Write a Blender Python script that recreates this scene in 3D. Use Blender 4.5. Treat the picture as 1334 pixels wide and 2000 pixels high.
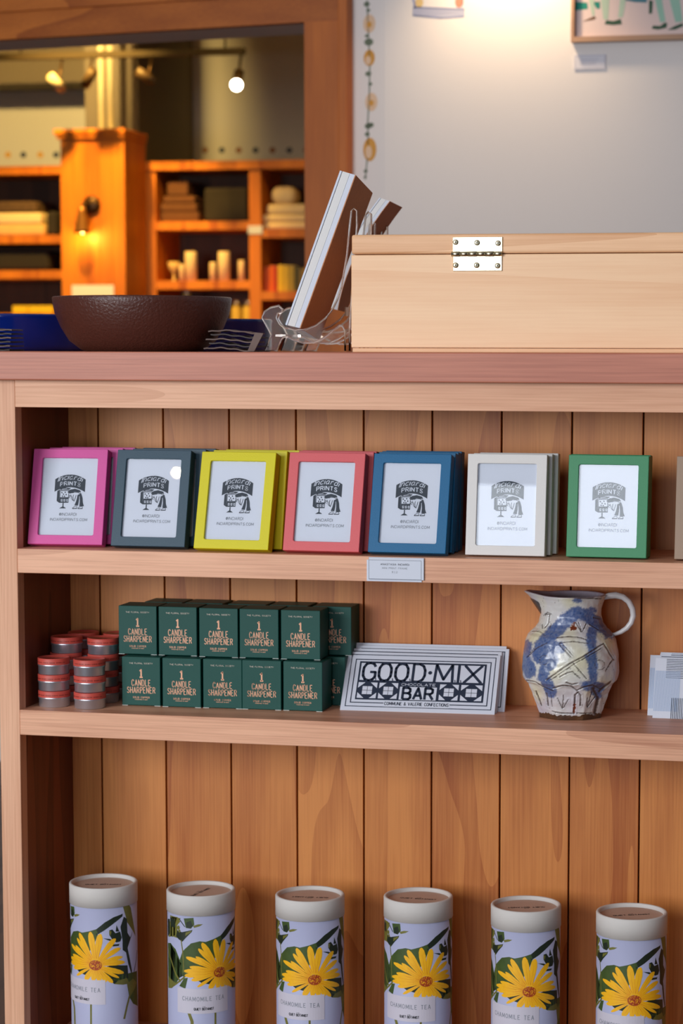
import bpy, bmesh, math, random
from mathutils import Vector, Matrix, noise as mnoise
from math import sin, cos, tan, pi, radians, sqrt, atan2, asin

random.seed(7)
for o in list(bpy.data.objects):
    bpy.data.objects.remove(o)
S = bpy.context.scene
COL = S.collection

# ------------------------------------------------------------------ camera
FPX, PPX, PPY = 4334.46, 867.34, 1093.42          # focal length and principal point for a 1334x2000 frame
CAM = Vector((1.10669, -2.64, 1.0))
YAW, PIT, ROL = radians(-11.8132), radians(-5.37092), radians(.16322)
FWD = Vector((sin(YAW)*cos(PIT), cos(YAW)*cos(PIT), sin(PIT)))
_r = Vector((cos(YAW), -sin(YAW), 0)); _u = _r.cross(FWD)
RGT = _r*cos(ROL) + _u*sin(ROL)
UPV = _u*cos(ROL) - _r*sin(ROL)
cd = bpy.data.cameras.new('camera')
cam = bpy.data.objects.new('camera', cd); COL.objects.link(cam)
cam.matrix_world = Matrix(((RGT.x, UPV.x, -FWD.x, CAM.x), (RGT.y, UPV.y, -FWD.y, CAM.y), (RGT.z, UPV.z, -FWD.z, CAM.z), (0, 0, 0, 1)))
cd.sensor_fit = 'AUTO'; cd.sensor_width = 36
cd.lens = FPX/2000*36
cd.shift_x = -(PPX-667)/2000; cd.shift_y = (PPY-1000)/2000
cd.clip_start = .05; cd.clip_end = 60
cd.dof.use_dof = True; cd.dof.focus_distance = 2.66; cd.dof.aperture_fstop = 8.0
S.camera = cam

# ------------------------------------------------------------------ world, lights, exposure
S.view_settings.view_transform = 'Standard'; S.view_settings.look = 'None'
S.view_settings.exposure = 0.0; S.view_settings.gamma = 1.0
S.view_settings.use_curve_mapping = False
W = bpy.data.worlds.new('world'); S.world = W; W.use_nodes = True
W.node_tree.nodes['Background'].inputs[0].default_value = (.80, .88, 1.0, 1)
W.node_tree.nodes['Background'].inputs[1].default_value = .06


def area(name, loc, target, sx, sy, power, color):
    l = bpy.data.lights.new(name, 'AREA'); l.shape = 'RECTANGLE'; l.size = sx; l.size_y = sy
    l.energy = power; l.color = color
    o = bpy.data.objects.new(name, l); COL.objects.link(o); o.location = loc
    o.rotation_euler = (Vector(target)-Vector(loc)).to_track_quat('-Z', 'Y').to_euler()
    return o


def point(name, loc, power, color, r=.05):
    l = bpy.data.lights.new(name, 'POINT'); l.energy = power; l.color = color; l.shadow_soft_size = r
    o = bpy.data.objects.new(name, l); COL.objects.link(o); o.location = loc
    return o


def spot(name, loc, target, power, color, ang, blend=.6, r=.03):
    l = bpy.data.lights.new(name, 'SPOT'); l.energy = power; l.color = color; l.shadow_soft_size = r
    l.spot_size = radians(ang); l.spot_blend = blend
    o = bpy.data.objects.new(name, l); COL.objects.link(o); o.location = loc
    o.rotation_euler = (Vector(target)-Vector(loc)).to_track_quat('-Z', 'Y').to_euler()
    return o


# daylight from the shop windows behind the photographer
area('daylight_left', (-1.75, -4.2, 1.55), (.3, 0, .75), 2.0, 1.75, 146, (.95, .975, 1.0))
point('pendant_bulb', (-1.09, -3.3, 2.41), 1.5, (1.0, .78, .5), .012)
area('daylight_right', (.40, -5.0, 1.16), (.60, 0, 1.16), 1.6, 1.5, 42, (.84, .91, 1.0))
WARM = (1.0, .57, .11)

# ------------------------------------------------------------------ small helpers


def at(px, py, Y):
    d = FWD + RGT*((px-PPX)/FPX) - UPV*((py-PPY)/FPX)
    return CAM + d*((Y-CAM.y)/d.y)


def lin(c):
    c /= 255.0
    return c/12.92 if c <= .04045 else ((c+.055)/1.055)**2.4


def rgb(r, g, b):
    return (lin(r), lin(g), lin(b), 1)


def mat(name, c, rough=.5, metal=0, bump=0, bscale=300, spec=.5, var=0, vscale=40, emit=0, coat=0):
    m = bpy.data.materials.new(name); m.use_nodes = True
    nt = m.node_tree; b = nt.nodes['Principled BSDF']
    b.inputs['Base Color'].default_value = c; b.inputs['Roughness'].default_value = rough
    b.inputs['Metallic'].default_value = metal; b.inputs['Specular IOR Level'].default_value = spec
    b.inputs['Coat Weight'].default_value = coat
    if emit:
        b.inputs['Emission Color'].default_value = c; b.inputs['Emission Strength'].default_value = emit
    tc = nt.nodes.new('ShaderNodeTexCoord')
    if var:
        n = nt.nodes.new('ShaderNodeTexNoise'); n.inputs['Scale'].default_value = vscale; n.inputs['Detail'].default_value = 4
        nt.links.new(tc.outputs['Object'], n.inputs['Vector'])
        mx = nt.nodes.new('ShaderNodeMix'); mx.data_type = 'RGBA'
        mx.inputs[6].default_value = tuple(min(1, x*(1-var)) for x in c[:3])+(1,)
        mx.inputs[7].default_value = tuple(min(1, x*(1+var)) for x in c[:3])+(1,)
        nt.links.new(n.outputs['Fac'], mx.inputs[0]); nt.links.new(mx.outputs[2], b.inputs['Base Color'])
    if bump:
        n = nt.nodes.new('ShaderNodeTexNoise'); n.inputs['Scale'].default_value = bscale; n.inputs['Detail'].default_value = 3
        nt.links.new(tc.outputs['Object'], n.inputs['Vector'])
        bp = nt.nodes.new('ShaderNodeBump'); bp.inputs['Strength'].default_value = bump; bp.inputs['Distance'].default_value = .001
        nt.links.new(n.outputs['Fac'], bp.inputs['Height']); nt.links.new(bp.outputs['Normal'], b.inputs['Normal'])
    return m


def wood(name, light, dark, axis='X', ring=9, rscale=3.0, stretch=.12, fine=.35, rough=.45, plank=None, spec=.4, contrast=.8, seed=0):
    """solid wood: growth-ring figure drawn out along one axis plus fine pores"""
    m = bpy.data.materials.new(name); m.use_nodes = True
    nt = m.node_tree; b = nt.nodes['Principled BSDF']; L = nt.links
    b.inputs['Roughness'].default_value = rough; b.inputs['Specular IOR Level'].default_value = spec
    tc = nt.nodes.new('ShaderNodeTexCoord')
    mp = nt.nodes.new('ShaderNodeMapping')
    sc = {'X': (stretch, 1, 1), 'Y': (1, stretch, 1), 'Z': (1, 1, stretch)}[axis]
    mp.inputs['Scale'].default_value = sc
    L.new(tc.outputs['Object'], mp.inputs['Vector'])
    n = nt.nodes.new('ShaderNodeTexNoise'); n.noise_dimensions = '4D'
    n.inputs['Scale'].default_value = rscale; n.inputs['Detail'].default_value = 1.5; n.inputs['Distortion'].default_value = .25
    n.inputs['W'].default_value = seed
    L.new(mp.outputs['Vector'], n.inputs['Vector'])
    rand = None
    if plank:
        gx, gs = plank
        sx = nt.nodes.new('ShaderNodeSeparateXYZ'); L.new(tc.outputs['Object'], sx.inputs[0])
        a = nt.nodes.new('ShaderNodeMath'); a.operation = 'SUBTRACT'; a.inputs[1].default_value = gx; L.new(sx.outputs[0], a.inputs[0])
        d = nt.nodes.new('ShaderNodeMath'); d.operation = 'DIVIDE'; d.inputs[1].default_value = gs; L.new(a.outputs[0], d.inputs[0])
        f = nt.nodes.new('ShaderNodeMath'); f.operation = 'FLOOR'; L.new(d.outputs[0], f.inputs[0])
        wn = nt.nodes.new('ShaderNodeTexWhiteNoise'); wn.noise_dimensions = '1D'; L.new(f.outputs[0], wn.inputs['W'])
        k = nt.nodes.new('ShaderNodeMath'); k.operation = 'MULTIPLY'; k.inputs[1].default_value = 30; L.new(wn.outputs['Value'], k.inputs[0])
        L.new(k.outputs[0], n.inputs['W']); rand = wn.outputs['Value']
    k = nt.nodes.new('ShaderNodeMath'); k.operation = 'MULTIPLY'; k.inputs[1].default_value = ring; L.new(n.outputs['Fac'], k.inputs[0])
    fr = nt.nodes.new('ShaderNodeMath'); fr.operation = 'FRACT'; L.new(k.outputs[0], fr.inputs[0])
    pw = nt.nodes.new('ShaderNodeMath'); pw.operation = 'POWER'; pw.inputs[1].default_value = 2.2; L.new(fr.outputs[0], pw.inputs[0])
    # fine pores
    mp2 = nt.nodes.new('ShaderNodeMapping')
    mp2.inputs['Scale'].default_value = {'X': (8, 420, 420), 'Y': (420, 8, 420), 'Z': (420, 420, 8)}[axis]
    L.new(tc.outputs['Object'], mp2.inputs['Vector'])
    n2 = nt.nodes.new('ShaderNodeTexNoise'); n2.inputs['Scale'].default_value = 1; n2.inputs['Detail'].default_value = 3
    L.new(mp2.outputs['Vector'], n2.inputs['Vector'])
    mp3 = nt.nodes.new('ShaderNodeMapping')
    mp3.inputs['Scale'].default_value = {'X': (2, 14, 14), 'Y': (14, 2, 14), 'Z': (14, 14, 2)}[axis]
    L.new(tc.outputs['Object'], mp3.inputs['Vector'])
    n3 = nt.nodes.new('ShaderNodeTexNoise'); n3.inputs['Scale'].default_value = 1.4; n3.inputs['Detail'].default_value = 4
    L.new(mp3.outputs['Vector'], n3.inputs['Vector'])
    s1 = nt.nodes.new('ShaderNodeMath'); s1.operation = 'MULTIPLY_ADD'; s1.inputs[1].default_value = contrast
    s1.inputs[2].default_value = 0; L.new(pw.outputs[0], s1.inputs[0])
    mr = nt.nodes.new('ShaderNodeMapRange'); mr.inputs[1].default_value = .35; mr.inputs[2].default_value = .7
    mr.inputs[3].default_value = 0; mr.inputs[4].default_value = fine; L.new(n2.outputs['Fac'], mr.inputs[0])
    s2 = nt.nodes.new('ShaderNodeMath'); s2.operation = 'ADD'; L.new(s1.outputs[0], s2.inputs[0]); L.new(mr.outputs[0], s2.inputs[1])
    mr3 = nt.nodes.new('ShaderNodeMapRange'); mr3.inputs[1].default_value = .3; mr3.inputs[2].default_value = .7
    mr3.inputs[3].default_value = -.25; mr3.inputs[4].default_value = .3; L.new(n3.outputs['Fac'], mr3.inputs[0])
    s3 = nt.nodes.new('ShaderNodeMath'); s3.operation = 'ADD'; s3.use_clamp = True
    L.new(s2.outputs[0], s3.inputs[0]); L.new(mr3.outputs[0], s3.inputs[1])
    if rand:
        r1 = nt.nodes.new('ShaderNodeMath'); r1.operation = 'MULTIPLY_ADD'; r1.inputs[1].default_value = .36; r1.inputs[2].default_value = -.12
        L.new(rand, r1.inputs[0])
        s4 = nt.nodes.new('ShaderNodeMath'); s4.operation = 'ADD'; s4.use_clamp = True
        L.new(s3.outputs[0], s4.inputs[0]); L.new(r1.outputs[0], s4.inputs[1]); s3 = s4
    mx = nt.nodes.new('ShaderNodeMix'); mx.data_type = 'RGBA'
    mx.inputs[6].default_value = light; mx.inputs[7].default_value = dark
    L.new(s3.outputs[0], mx.inputs[0]); L.new(mx.outputs[2], b.inputs['Base Color'])
    bp = nt.nodes.new('ShaderNodeBump'); bp.inputs['Strength'].default_value = .12; bp.inputs['Distance'].default_value = .0006
    L.new(n2.outputs['Fac'], bp.inputs['Height']); L.new(bp.outputs['Normal'], b.inputs['Normal'])
    return m


def thin_glass(name, ior=1.5, tint=(1, 1, 1, 1)):
    m = bpy.data.materials.new(name); m.use_nodes = True; nt = m.node_tree
    for n in list(nt.nodes):
        nt.nodes.remove(n)
    o = nt.nodes.new('ShaderNodeOutputMaterial'); mx = nt.nodes.new('ShaderNodeMixShader')
    t = nt.nodes.new('ShaderNodeBsdfTransparent'); g = nt.nodes.new('ShaderNodeBsdfGlossy'); g.inputs['Roughness'].default_value = .0
    f = nt.nodes.new('ShaderNodeFresnel'); f.inputs['IOR'].default_value = ior; t.inputs['Color'].default_value = tint
    nt.links.new(f.outputs[0], mx.inputs[0]); nt.links.new(t.outputs[0], mx.inputs[1]); nt.links.new(g.outputs[0], mx.inputs[2])
    nt.links.new(mx.outputs[0], o.inputs[0])
    return m


def clear_plastic(name):
    m = bpy.data.materials.new(name); m.use_nodes = True
    b = m.node_tree.nodes['Principled BSDF']
    b.inputs['Base Color'].default_value = (.97, .95, .93, 1); b.inputs['Transmission Weight'].default_value = 1
    b.inputs['Roughness'].default_value = .04; b.inputs['IOR'].default_value = 1.47
    return m


def emis(name, c, s):
    m = bpy.data.materials.new(name); m.use_nodes = True
    b = m.node_tree.nodes['Principled BSDF']; b.inputs['Base Color'].default_value = (.8, .8, .8, 1)
    b.inputs['Emission Color'].default_value = c; b.inputs['Emission Strength'].default_value = s
    return m


def vcol_mat(name, rough):
    m = bpy.data.materials.new(name); m.use_nodes = True; nt = m.node_tree; b = nt.nodes['Principled BSDF']
    a = nt.nodes.new('ShaderNodeAttribute'); a.attribute_name = 'Col'
    nt.links.new(a.outputs['Color'], b.inputs['Base Color']); b.inputs['Roughness'].default_value = rough
    b.inputs['Coat Weight'].default_value = .35; b.inputs['Coat Roughness'].default_value = .12
    tc = nt.nodes.new('ShaderNodeTexCoord'); n = nt.nodes.new('ShaderNodeTexNoise'); n.inputs['Scale'].default_value = 90
    nt.links.new(tc.outputs['Object'], n.inputs['Vector'])
    bp = nt.nodes.new('ShaderNodeBump'); bp.inputs['Strength'].default_value = .5; bp.inputs['Distance'].default_value = .002
    nt.links.new(n.outputs['Fac'], bp.inputs['Height']); nt.links.new(bp.outputs['Normal'], b.inputs['Normal'])
    return m


# ------------------------------------------------------------------ mesh and object helpers
class MB:
    """collects shapes for ONE mesh object"""

    def __init__(s):
        s.v = []; s.f = []; s.m = []; s.sm = []

    def add(s, verts, faces, mi=0, smooth=False):
        o = len(s.v); s.v += [tuple(v) for v in verts]
        for f in faces:
            s.f.append([o+i for i in f]); s.m.append(mi); s.sm.append(smooth)
        return s

    def box(s, x0, x1, y0, y1, z0, z1, mi=0):
        v = [(x0, y0, z0), (x1, y0, z0), (x1, y1, z0), (x0, y1, z0), (x0, y0, z1), (x1, y0, z1), (x1, y1, z1), (x0, y1, z1)]
        return s.add(v, [(3, 2, 1, 0), (4, 5, 6, 7), (0, 1, 5, 4), (1, 2, 6, 5), (2, 3, 7, 6), (3, 0, 4, 7)], mi)

    def hexa(s, p, mi=0):      # eight corners: bottom ring, then top ring
        return s.add(p, [(3, 2, 1, 0), (4, 5, 6, 7), (0, 1, 5, 4), (1, 2, 6, 5), (2, 3, 7, 6), (3, 0, 4, 7)], mi)

    def prism(s, pts, a, b, mi=0):   # polygon of points swept from offset a to offset b (vectors)
        n = len(pts); a = Vector(a); b = Vector(b)
        v = [Vector(p)+a for p in pts]+[Vector(p)+b for p in pts]
        f = [tuple(range(n))[::-1], tuple(range(n, 2*n))]+[(i, (i+1) % n, n+(i+1) % n, n+i) for i in range(n)]
        return s.add(v, f, mi)

    def lathe(s, prof, n=64, mi=0, smooth=True, c=(0, 0, 0), cap0=False, cap1=False):
        v = []
        for r, z in prof:
            for i in range(n):
                a = 2*pi*i/n; v.append((c[0]+r*cos(a), c[1]+r*sin(a), c[2]+z))
        f = []
        for j in range(len(prof)-1):
            for i in range(n):
                k = (i+1) % n
                f.append((j*n+i, j*n+k, (j+1)*n+k, (j+1)*n+i))
        if cap0: f.append(tuple(range(n))[::-1])
        if cap1: f.append(tuple((len(prof)-1)*n+i for i in range(n)))
        return s.add(v, f, mi, smooth)

    def tube(s, path, r, n=10, mi=0, closed=False, caps=True):
        P = [Vector(p) for p in path]; m = len(P)
        R = r if isinstance(r, (list, tuple)) else [r]*m
        v = []; ref = None
        for i in range(m):
            t = (P[(i+1) % m]-P[i-1]) if closed else (P[min(i+1, m-1)]-P[max(i-1, 0)])
            t.normalize()
            if ref is None:
                ref = Vector((0, 0, 1)) if abs(t.z) < .9 else Vector((1, 0, 0))
            a = (ref-t*ref.dot(t)).normalized(); b = t.cross(a); ref = a
            for k in range(n):
                an = 2*pi*k/n; v.append(P[i]+(a*cos(an)+b*sin(an))*R[i])
        f = []
        for i in range(m if closed else m-1):
            j = (i+1) % m
            for k in range(n):
                l = (k+1) % n; f.append((i*n+k, i*n+l, j*n+l, j*n+k))
        if caps and not closed:
            f.append(tuple(range(n))[::-1]); f.append(tuple((m-1)*n+k for k in range(n)))
        return s.add(v, f, mi, True)

    def sphere(s, c, r, mi=0, n=20, sq=(1, 1, 1)):
        v = []; f = []
        for j in range(n//2+1):
            t = pi*j/(n//2)
            for i in range(n):
                a = 2*pi*i/n
                v.append((c[0]+r*sq[0]*sin(t)*cos(a), c[1]+r*sq[1]*sin(t)*sin(a), c[2]+r*sq[2]*cos(t)))
        for j in range(n//2):
            for i in range(n):
                k = (i+1) % n; f.append((j*n+i, (j+1)*n+i, (j+1)*n+k, j*n+k))
        return s.add(v, f, mi, True)

    def build(s, name, mats, parent=None, bevel=0, segs=2, loc=None, weld=False):
        me = bpy.data.meshes.new(name); me.from_pydata(s.v, [], s.f)
        for p, i, sm in zip(me.polygons, s.m, s.sm):
            p.material_index = i; p.use_smooth = sm
        for m in (mats if isinstance(mats, (list, tuple)) else [mats]):
            me.materials.append(m)
        if weld:
            bm = bmesh.new(); bm.from_mesh(me); bmesh.ops.remove_doubles(bm, verts=bm.verts, dist=1e-5)
            bmesh.ops.recalc_face_normals(bm, faces=bm.faces); bm.to_mesh(me); bm.free()
        me.update()
        return put(name, me, parent, bevel, segs, loc)


def put(name, me, parent=None, bevel=0, segs=2, loc=None):
    o = bpy.data.objects.new(name, me); COL.objects.link(o)
    if parent: o.parent = parent
    if loc: o.location = loc
    if bevel:
        b = o.modifiers.new('bevel', 'BEVEL'); b.width = bevel; b.segments = segs; b.limit_method = 'ANGLE'; b.angle_limit = radians(40)
        b.harden_normals = False
    return o


def thing(name, label, cat, loc=(0, 0, 0), rz=0, group=None):
    o = bpy.data.objects.new(name, None); COL.objects.link(o)
    o.location = loc; o.rotation_euler = (0, 0, rz); o.empty_display_size = .02
    o['label'] = label; o['category'] = cat
    if group: o['group'] = group
    return o


def tag(o, label, cat, group=None):
    o['label'] = label; o['category'] = cat
    if group: o['group'] = group
    return o


def struct(o):
    o['kind'] = 'structure'; return o


def dup(root, loc=None, rot=None, label=None, group=None):
    r = root.copy(); COL.objects.link(r)
    if loc is not None: r.location = loc
    if rot is not None: r.rotation_euler = rot
    if label: r['label'] = label
    if group: r['group'] = group
    for ch in list(root.children):
        c = ch.copy(); COL.objects.link(c); c.parent = r
        for g in list(ch.children):
            d = g.copy(); COL.objects.link(d); d.parent = c
    return r


# ------------------------------------------------------------------ flat print work: strokes, polygons and lettering
GL = {
    'A': [[(0, 0), (2, 6), (4, 0)], [(.7, 2), (3.3, 2)]],
    'B': [[(0, 0), (0, 6), (2.5, 6), (3.4, 5.5), (3.5, 4), (2.5, 3.2), (0, 3.2)], [(2.5, 3.2), (3.7, 2.5), (3.8, .8), (2.8, 0), (0, 0)]],
    'C': [[(3.8, 4.6), (3.2, 5.7), (2, 6), (.8, 5.6), (.1, 4.4), (0, 3), (.1, 1.6), (.8, .4), (2, 0), (3.2, .3), (3.8, 1.4)]],
    'D': [[(0, 0), (0, 6), (2, 6), (3.3, 5.3), (3.9, 3.9), (3.9, 2.1), (3.3, .7), (2, 0), (0, 0)]],
    'E': [[(3.5, 6), (0, 6), (0, 0), (3.6, 0)], [(0, 3.1), (2.8, 3.1)]],
    'F': [[(3.5, 6), (0, 6), (0, 0)], [(0, 3.1), (2.8, 3.1)]],
    'G': [[(3.8, 4.7), (3.2, 5.7), (2, 6), (.8, 5.6), (.1, 4.4), (0, 3), (.1, 1.6), (.8, .4), (2, 0), (3.2, .4), (3.9, 1.3), (3.9, 2.9), (2.2, 2.9)]],
    'H': [[(0, 0), (0, 6)], [(4, 0), (4, 6)], [(0, 3), (4, 3)]],
    'I': [[(0, 0), (0, 6)]],
    'J': [[(3, 6), (3, 1.2), (2.2, .1), (1, 0), (0, .9)]],
    'K': [[(0, 0), (0, 6)], [(3.8, 6), (0, 2.6)], [(1.3, 3.7), (4, 0)]],
    'L': [[(0, 6), (0, 0), (3.4, 0)]],
    'M': [[(0, 0), (.3, 6), (2.5, 1), (4.7, 6), (5, 0)]],
    'N': [[(0, 0), (0, 6), (4, 0), (4, 6)]],
    'O': [[(2, 6), (.8, 5.6), (.1, 4.4), (0, 3), (.1, 1.6), (.8, .4), (2, 0), (3.2, .4), (3.9, 1.6), (4, 3), (3.9, 4.4), (3.2, 5.6), (2, 6)]],
    'P': [[(0, 0), (0, 6), (2.6, 6), (3.6, 5.4), (3.6, 3.6), (2.6, 2.9), (0, 2.9)]],
    'Q': [[(2, 6), (.8, 5.6), (.1, 4.4), (0, 3), (.1, 1.6), (.8, .4), (2, 0), (3.2, .4), (3.9, 1.6), (4, 3), (3.9, 4.4), (3.2, 5.6), (2, 6)], [(2.4, 1.6), (4.1, -.6)]],
    'R': [[(0, 0), (0, 6), (2.6, 6), (3.6, 5.4), (3.6, 3.7), (2.6, 3), (0, 3)], [(2, 3), (4, 0)]],
    'S': [[(3.6, 5), (2.9, 5.8), (1.8, 6), (.7, 5.6), (.3, 4.6), (.8, 3.6), (3, 2.6), (3.7, 1.6), (3.2, .4), (2, 0), (.8, .2), (0, 1.1)]],
    'T': [[(0, 6), (4, 6)], [(2, 6), (2, 0)]],
    'U': [[(0, 6), (0, 1.7), (.8, .4), (2, 0), (3.2, .4), (4, 1.7), (4, 6)]],
    'V': [[(0, 6), (2, 0), (4, 6)]],
    'W': [[(0, 6), (1.2, 0), (2.5, 5), (3.8, 0), (5, 6)]],
    'X': [[(0, 0), (4, 6)], [(0, 6), (4, 0)]],
    'Y': [[(0, 6), (2, 3), (4, 6)], [(2, 3), (2, 0)]],
    '1': [[(.3, 4.9), (1.5, 6), (1.5, 0)], [(.2, 0), (2.8, 0)]],
    '2': [[(.2, 4.8), (.9, 5.8), (2, 6), (3.2, 5.5), (3.5, 4.3), (3, 3), (0, 0), (3.7, 0)]],
    '$': [[(3.6, 4.8), (2.9, 5.6), (1.8, 5.7), (.6, 5), (.8, 3.6), (3, 2.6), (3.5, 1.4), (2.8, .4), (1.6, .3), (.2, 1.1)], [(1.9, 6.6), (1.9, -.6)]],
    '.': [[(0, 0), (.3, .3)]],
    '&': [[(4, 0), (.9, 4.4), (1.1, 5.6), (2, 6), (2.8, 5.3), (2.5, 4), (.4, 2.3), (.2, 1), (1.2, 0), (2.4, .2), (3.9, 2.6)]],
    '@': [[(3, 2), (2.2, 1.4), (1.3, 2), (1.3, 3.7), (2.2, 4.4), (3, 3.8), (3, 1.9), (3.8, 1.6), (4.3, 3), (3.9, 4.8), (2.4, 5.8), (.9, 5), (.1, 3), (.8, .9), (2.4, 0), (3.8, .5)]],
    'i': [[(0, 0), (0, 3.8)], [(0, 5.1), (.1, 5.5)]],
    'n': [[(0, 0), (0, 3.8)], [(0, 2.6), (1, 3.8), (2, 3.7), (2.6, 2.8), (2.6, 0)]],
    'c': [[(2.6, 3.1), (1.8, 3.8), (.7, 3.5), (0, 2.2), (.3, .7), (1.2, 0), (2.6, .6)]],
    'a': [[(2.5, 3.4), (1.5, 3.8), (.5, 3.2), (0, 1.7), (.4, .3), (1.3, 0), (2.4, 1), (2.6, 3.8)], [(2.6, 3.8), (2.6, .6), (3.2, 0)]],
    'r': [[(0, 0), (0, 3.8)], [(0, 2.4), (.9, 3.7), (1.9, 3.6)]],
    'd': [[(2.6, 3), (1.5, 3.8), (.5, 3.2), (0, 1.7), (.4, .3), (1.3, 0), (2.4, .8)], [(2.8, 6), (2.6, 0)]],
}


class Art:
    """flat artwork: polygons with a colour index and a layer number"""

    def __init__(s):
        s.p = []

    def poly(s, pts, mi=0, ly=1):
        s.p.append(([tuple(q) for q in pts], mi, ly))

    def rect(s, x0, y0, x1, y1, mi=0, ly=1):
        s.poly([(x0, y0), (x1, y0), (x1, y1), (x0, y1)], mi, ly)

    def ell(s, x, y, rx, ry, mi=0, ly=1, n=20, rot=0):
        s.poly([(x+rx*cos(2*pi*i/n)*cos(rot)-ry*sin(2*pi*i/n)*sin(rot), y+rx*cos(2*pi*i/n)*sin(rot)+ry*sin(2*pi*i/n)*cos(rot)) for i in range(n)], mi, ly)

    def stroke(s, pts, w, mi=0, ly=1, closed=False, joins=True):
        n = len(pts)
        W_ = w if isinstance(w, (list, tuple)) else [w]*n
        for i in range(n if closed else n-1):
            a = pts[i]; j = (i+1) % n; b = pts[j]
            dx, dy = b[0]-a[0], b[1]-a[1]; l = sqrt(dx*dx+dy*dy) or 1e-9
            nx, ny = -dy/l, dx/l; wa, wb = W_[i]/2, W_[j]/2
            s.poly([(a[0]+nx*wa, a[1]+ny*wa), (a[0]-nx*wa, a[1]-ny*wa), (b[0]-nx*wb, b[1]-ny*wb), (b[0]+nx*wb, b[1]+ny*wb)], mi, ly)
        if joins:
            for i in range(0 if closed else 1, n if closed else n-1):
                s.ell(pts[i][0], pts[i][1], W_[i]/2, W_[i]/2, mi, ly, 8)

    def border(s, x0, y0, x1, y1, w, mi=0, ly=1):
        s.rect(x0, y0, x1, y0+w, mi, ly); s.rect(x0, y1-w, x1, y1, mi, ly)
        s.rect(x0, y0+w, x0+w, y1-w, mi, ly); s.rect(x1-w, y0+w, x1, y1-w, mi, ly)

    def text(s, t, x0, x1, y, h, w, mi=0, ly=2, serif=0, slant=0, gap=1.6, warp=None):
        """one line of lettering between x0 and x1 on the base line y; h = cap height, w = stroke width"""
        adv = []; tot = 0
        for ch in t:
            cw = 2.2 if ch == ' ' else max(q[0] for st in GL[ch] for q in st)
            adv.append((tot, ch)); tot += cw+gap+(1.0 if serif else 0)
        tot -= gap+(1.0 if serif else 0)
        kx = (x1-x0)/tot; ky = h/6
        wp = warp or (lambda q: q)
        for off, ch in adv:
            if ch == ' ': continue
            for st in GL[ch]:
                pts = [(x0+(off+q[0]+slant*q[1])*kx, y+q[1]*ky) for q in st]
                s.stroke([wp(q) for q in pts], w, mi, ly, joins=w > h*.1)
                if serif:
                    for i, q in enumerate(st):
                        if q[1] not in (0, 6): continue
                        for j in (i-1, i+1):
                            if 0 <= j < len(st) and abs(st[j][1]-q[1]) > 1.9 and abs(st[j][0]-q[0]) < abs(st[j][1]-q[1])*.5:
                                c = pts[i]
                                s.stroke([wp((c[0]-serif*kx, c[1])), wp((c[0]+serif*kx, c[1]))], w*.7, mi, ly, joins=False)

    def build(s, name, mats, fn, parent=None, ustep=None):
        mb = MB()
        for pts, mi, ly in s.p:
            if ustep:
                us = [q[0] for q in pts]; k0 = math.floor(min(us)/ustep); k1 = math.ceil(max(us)/ustep)
                for k in range(k0, k1):
                    c = clip(clip(pts, k*ustep, 1), (k+1)*ustep, -1)
                    if len(c) > 2: mb.add([fn(q[0], q[1], ly) for q in c], [tuple(range(len(c)))], mi)
            else:
                mb.add([fn(q[0], q[1], ly) for q in pts], [tuple(range(len(pts)))], mi)
        return mb.build(name, mats, parent)


def clip(pts, u, sgn):
    out = []
    n = len(pts)
    for i in range(n):
        a, b = pts[i], pts[(i+1) % n]
        da, db = (a[0]-u)*sgn, (b[0]-u)*sgn
        if da >= 0: out.append(a)
        if (da > 0 and db < 0) or (da < 0 and db > 0):
            t = da/(da-db); out.append((u, a[1]+(b[1]-a[1])*t))
    return out


EPS = .00012

# ------------------------------------------------------------------ materials
GX, GS = -.04953, .091684
M_BACK = wood('fir boards', rgb(216, 140, 72), rgb(164, 86, 32), 'Z', ring=6, rscale=8.5, stretch=.15, fine=.3, rough=.42, plank=(GX, GS), contrast=.42)
M_FACE = wood('pale alder face', rgb(238, 186, 152), rgb(204, 146, 112), 'X', ring=6, rscale=10, stretch=.08, fine=.5, rough=.5, contrast=.35)
M_STILE = wood('pale alder stile', rgb(234, 182, 148), rgb(198, 138, 104), 'Z', ring=5, rscale=12, stretch=.05, fine=.5, rough=.5, contrast=.35)
M_SHELF = wood('alder shelf board', rgb(236, 180, 146), rgb(184, 124, 94), 'X', ring=6, rscale=10, stretch=.08, fine=.5, rough=.42, contrast=.35, seed=3)
M_SIDE = wood('stained side panel', rgb(138, 72, 46), rgb(100, 48, 30), 'Z', ring=5, rscale=12, stretch=.08, fine=.4, rough=.5)
M_TOP = wood('reddish counter board', rgb(204, 128, 102), rgb(162, 92, 70), 'X', ring=7, rscale=9, stretch=.05, fine=.4, rough=.4, contrast=.5, seed=5)
M_PINE = wood('pale pine', rgb(250, 208, 166), rgb(234, 178, 132), 'X', ring=5, rscale=8, stretch=.06, fine=.25, rough=.45, contrast=.35, seed=8)
M_PINEL = wood('pale pine lid', rgb(244, 196, 152), rgb(218, 160, 112), 'X', ring=6, rscale=9, stretch=.05, fine=.35, rough=.45, contrast=.6, seed=11)
M_TRIM = wood('opening trim', rgb(196, 108, 38), rgb(150, 74, 22), 'Z', ring=5, rscale=5, stretch=.1, fine=.3, rough=.5)
M_TRIMX = wood('opening header', rgb(202, 116, 44), rgb(156, 80, 26), 'X', ring=5, rscale=5, stretch=.1, fine=.3, rough=.5)
M_FAR = wood('far shelving wood', rgb(208, 124, 28), rgb(162, 82, 12), 'Z', ring=5, rscale=5, stretch=.1, fine=.2, rough=.5)
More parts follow.
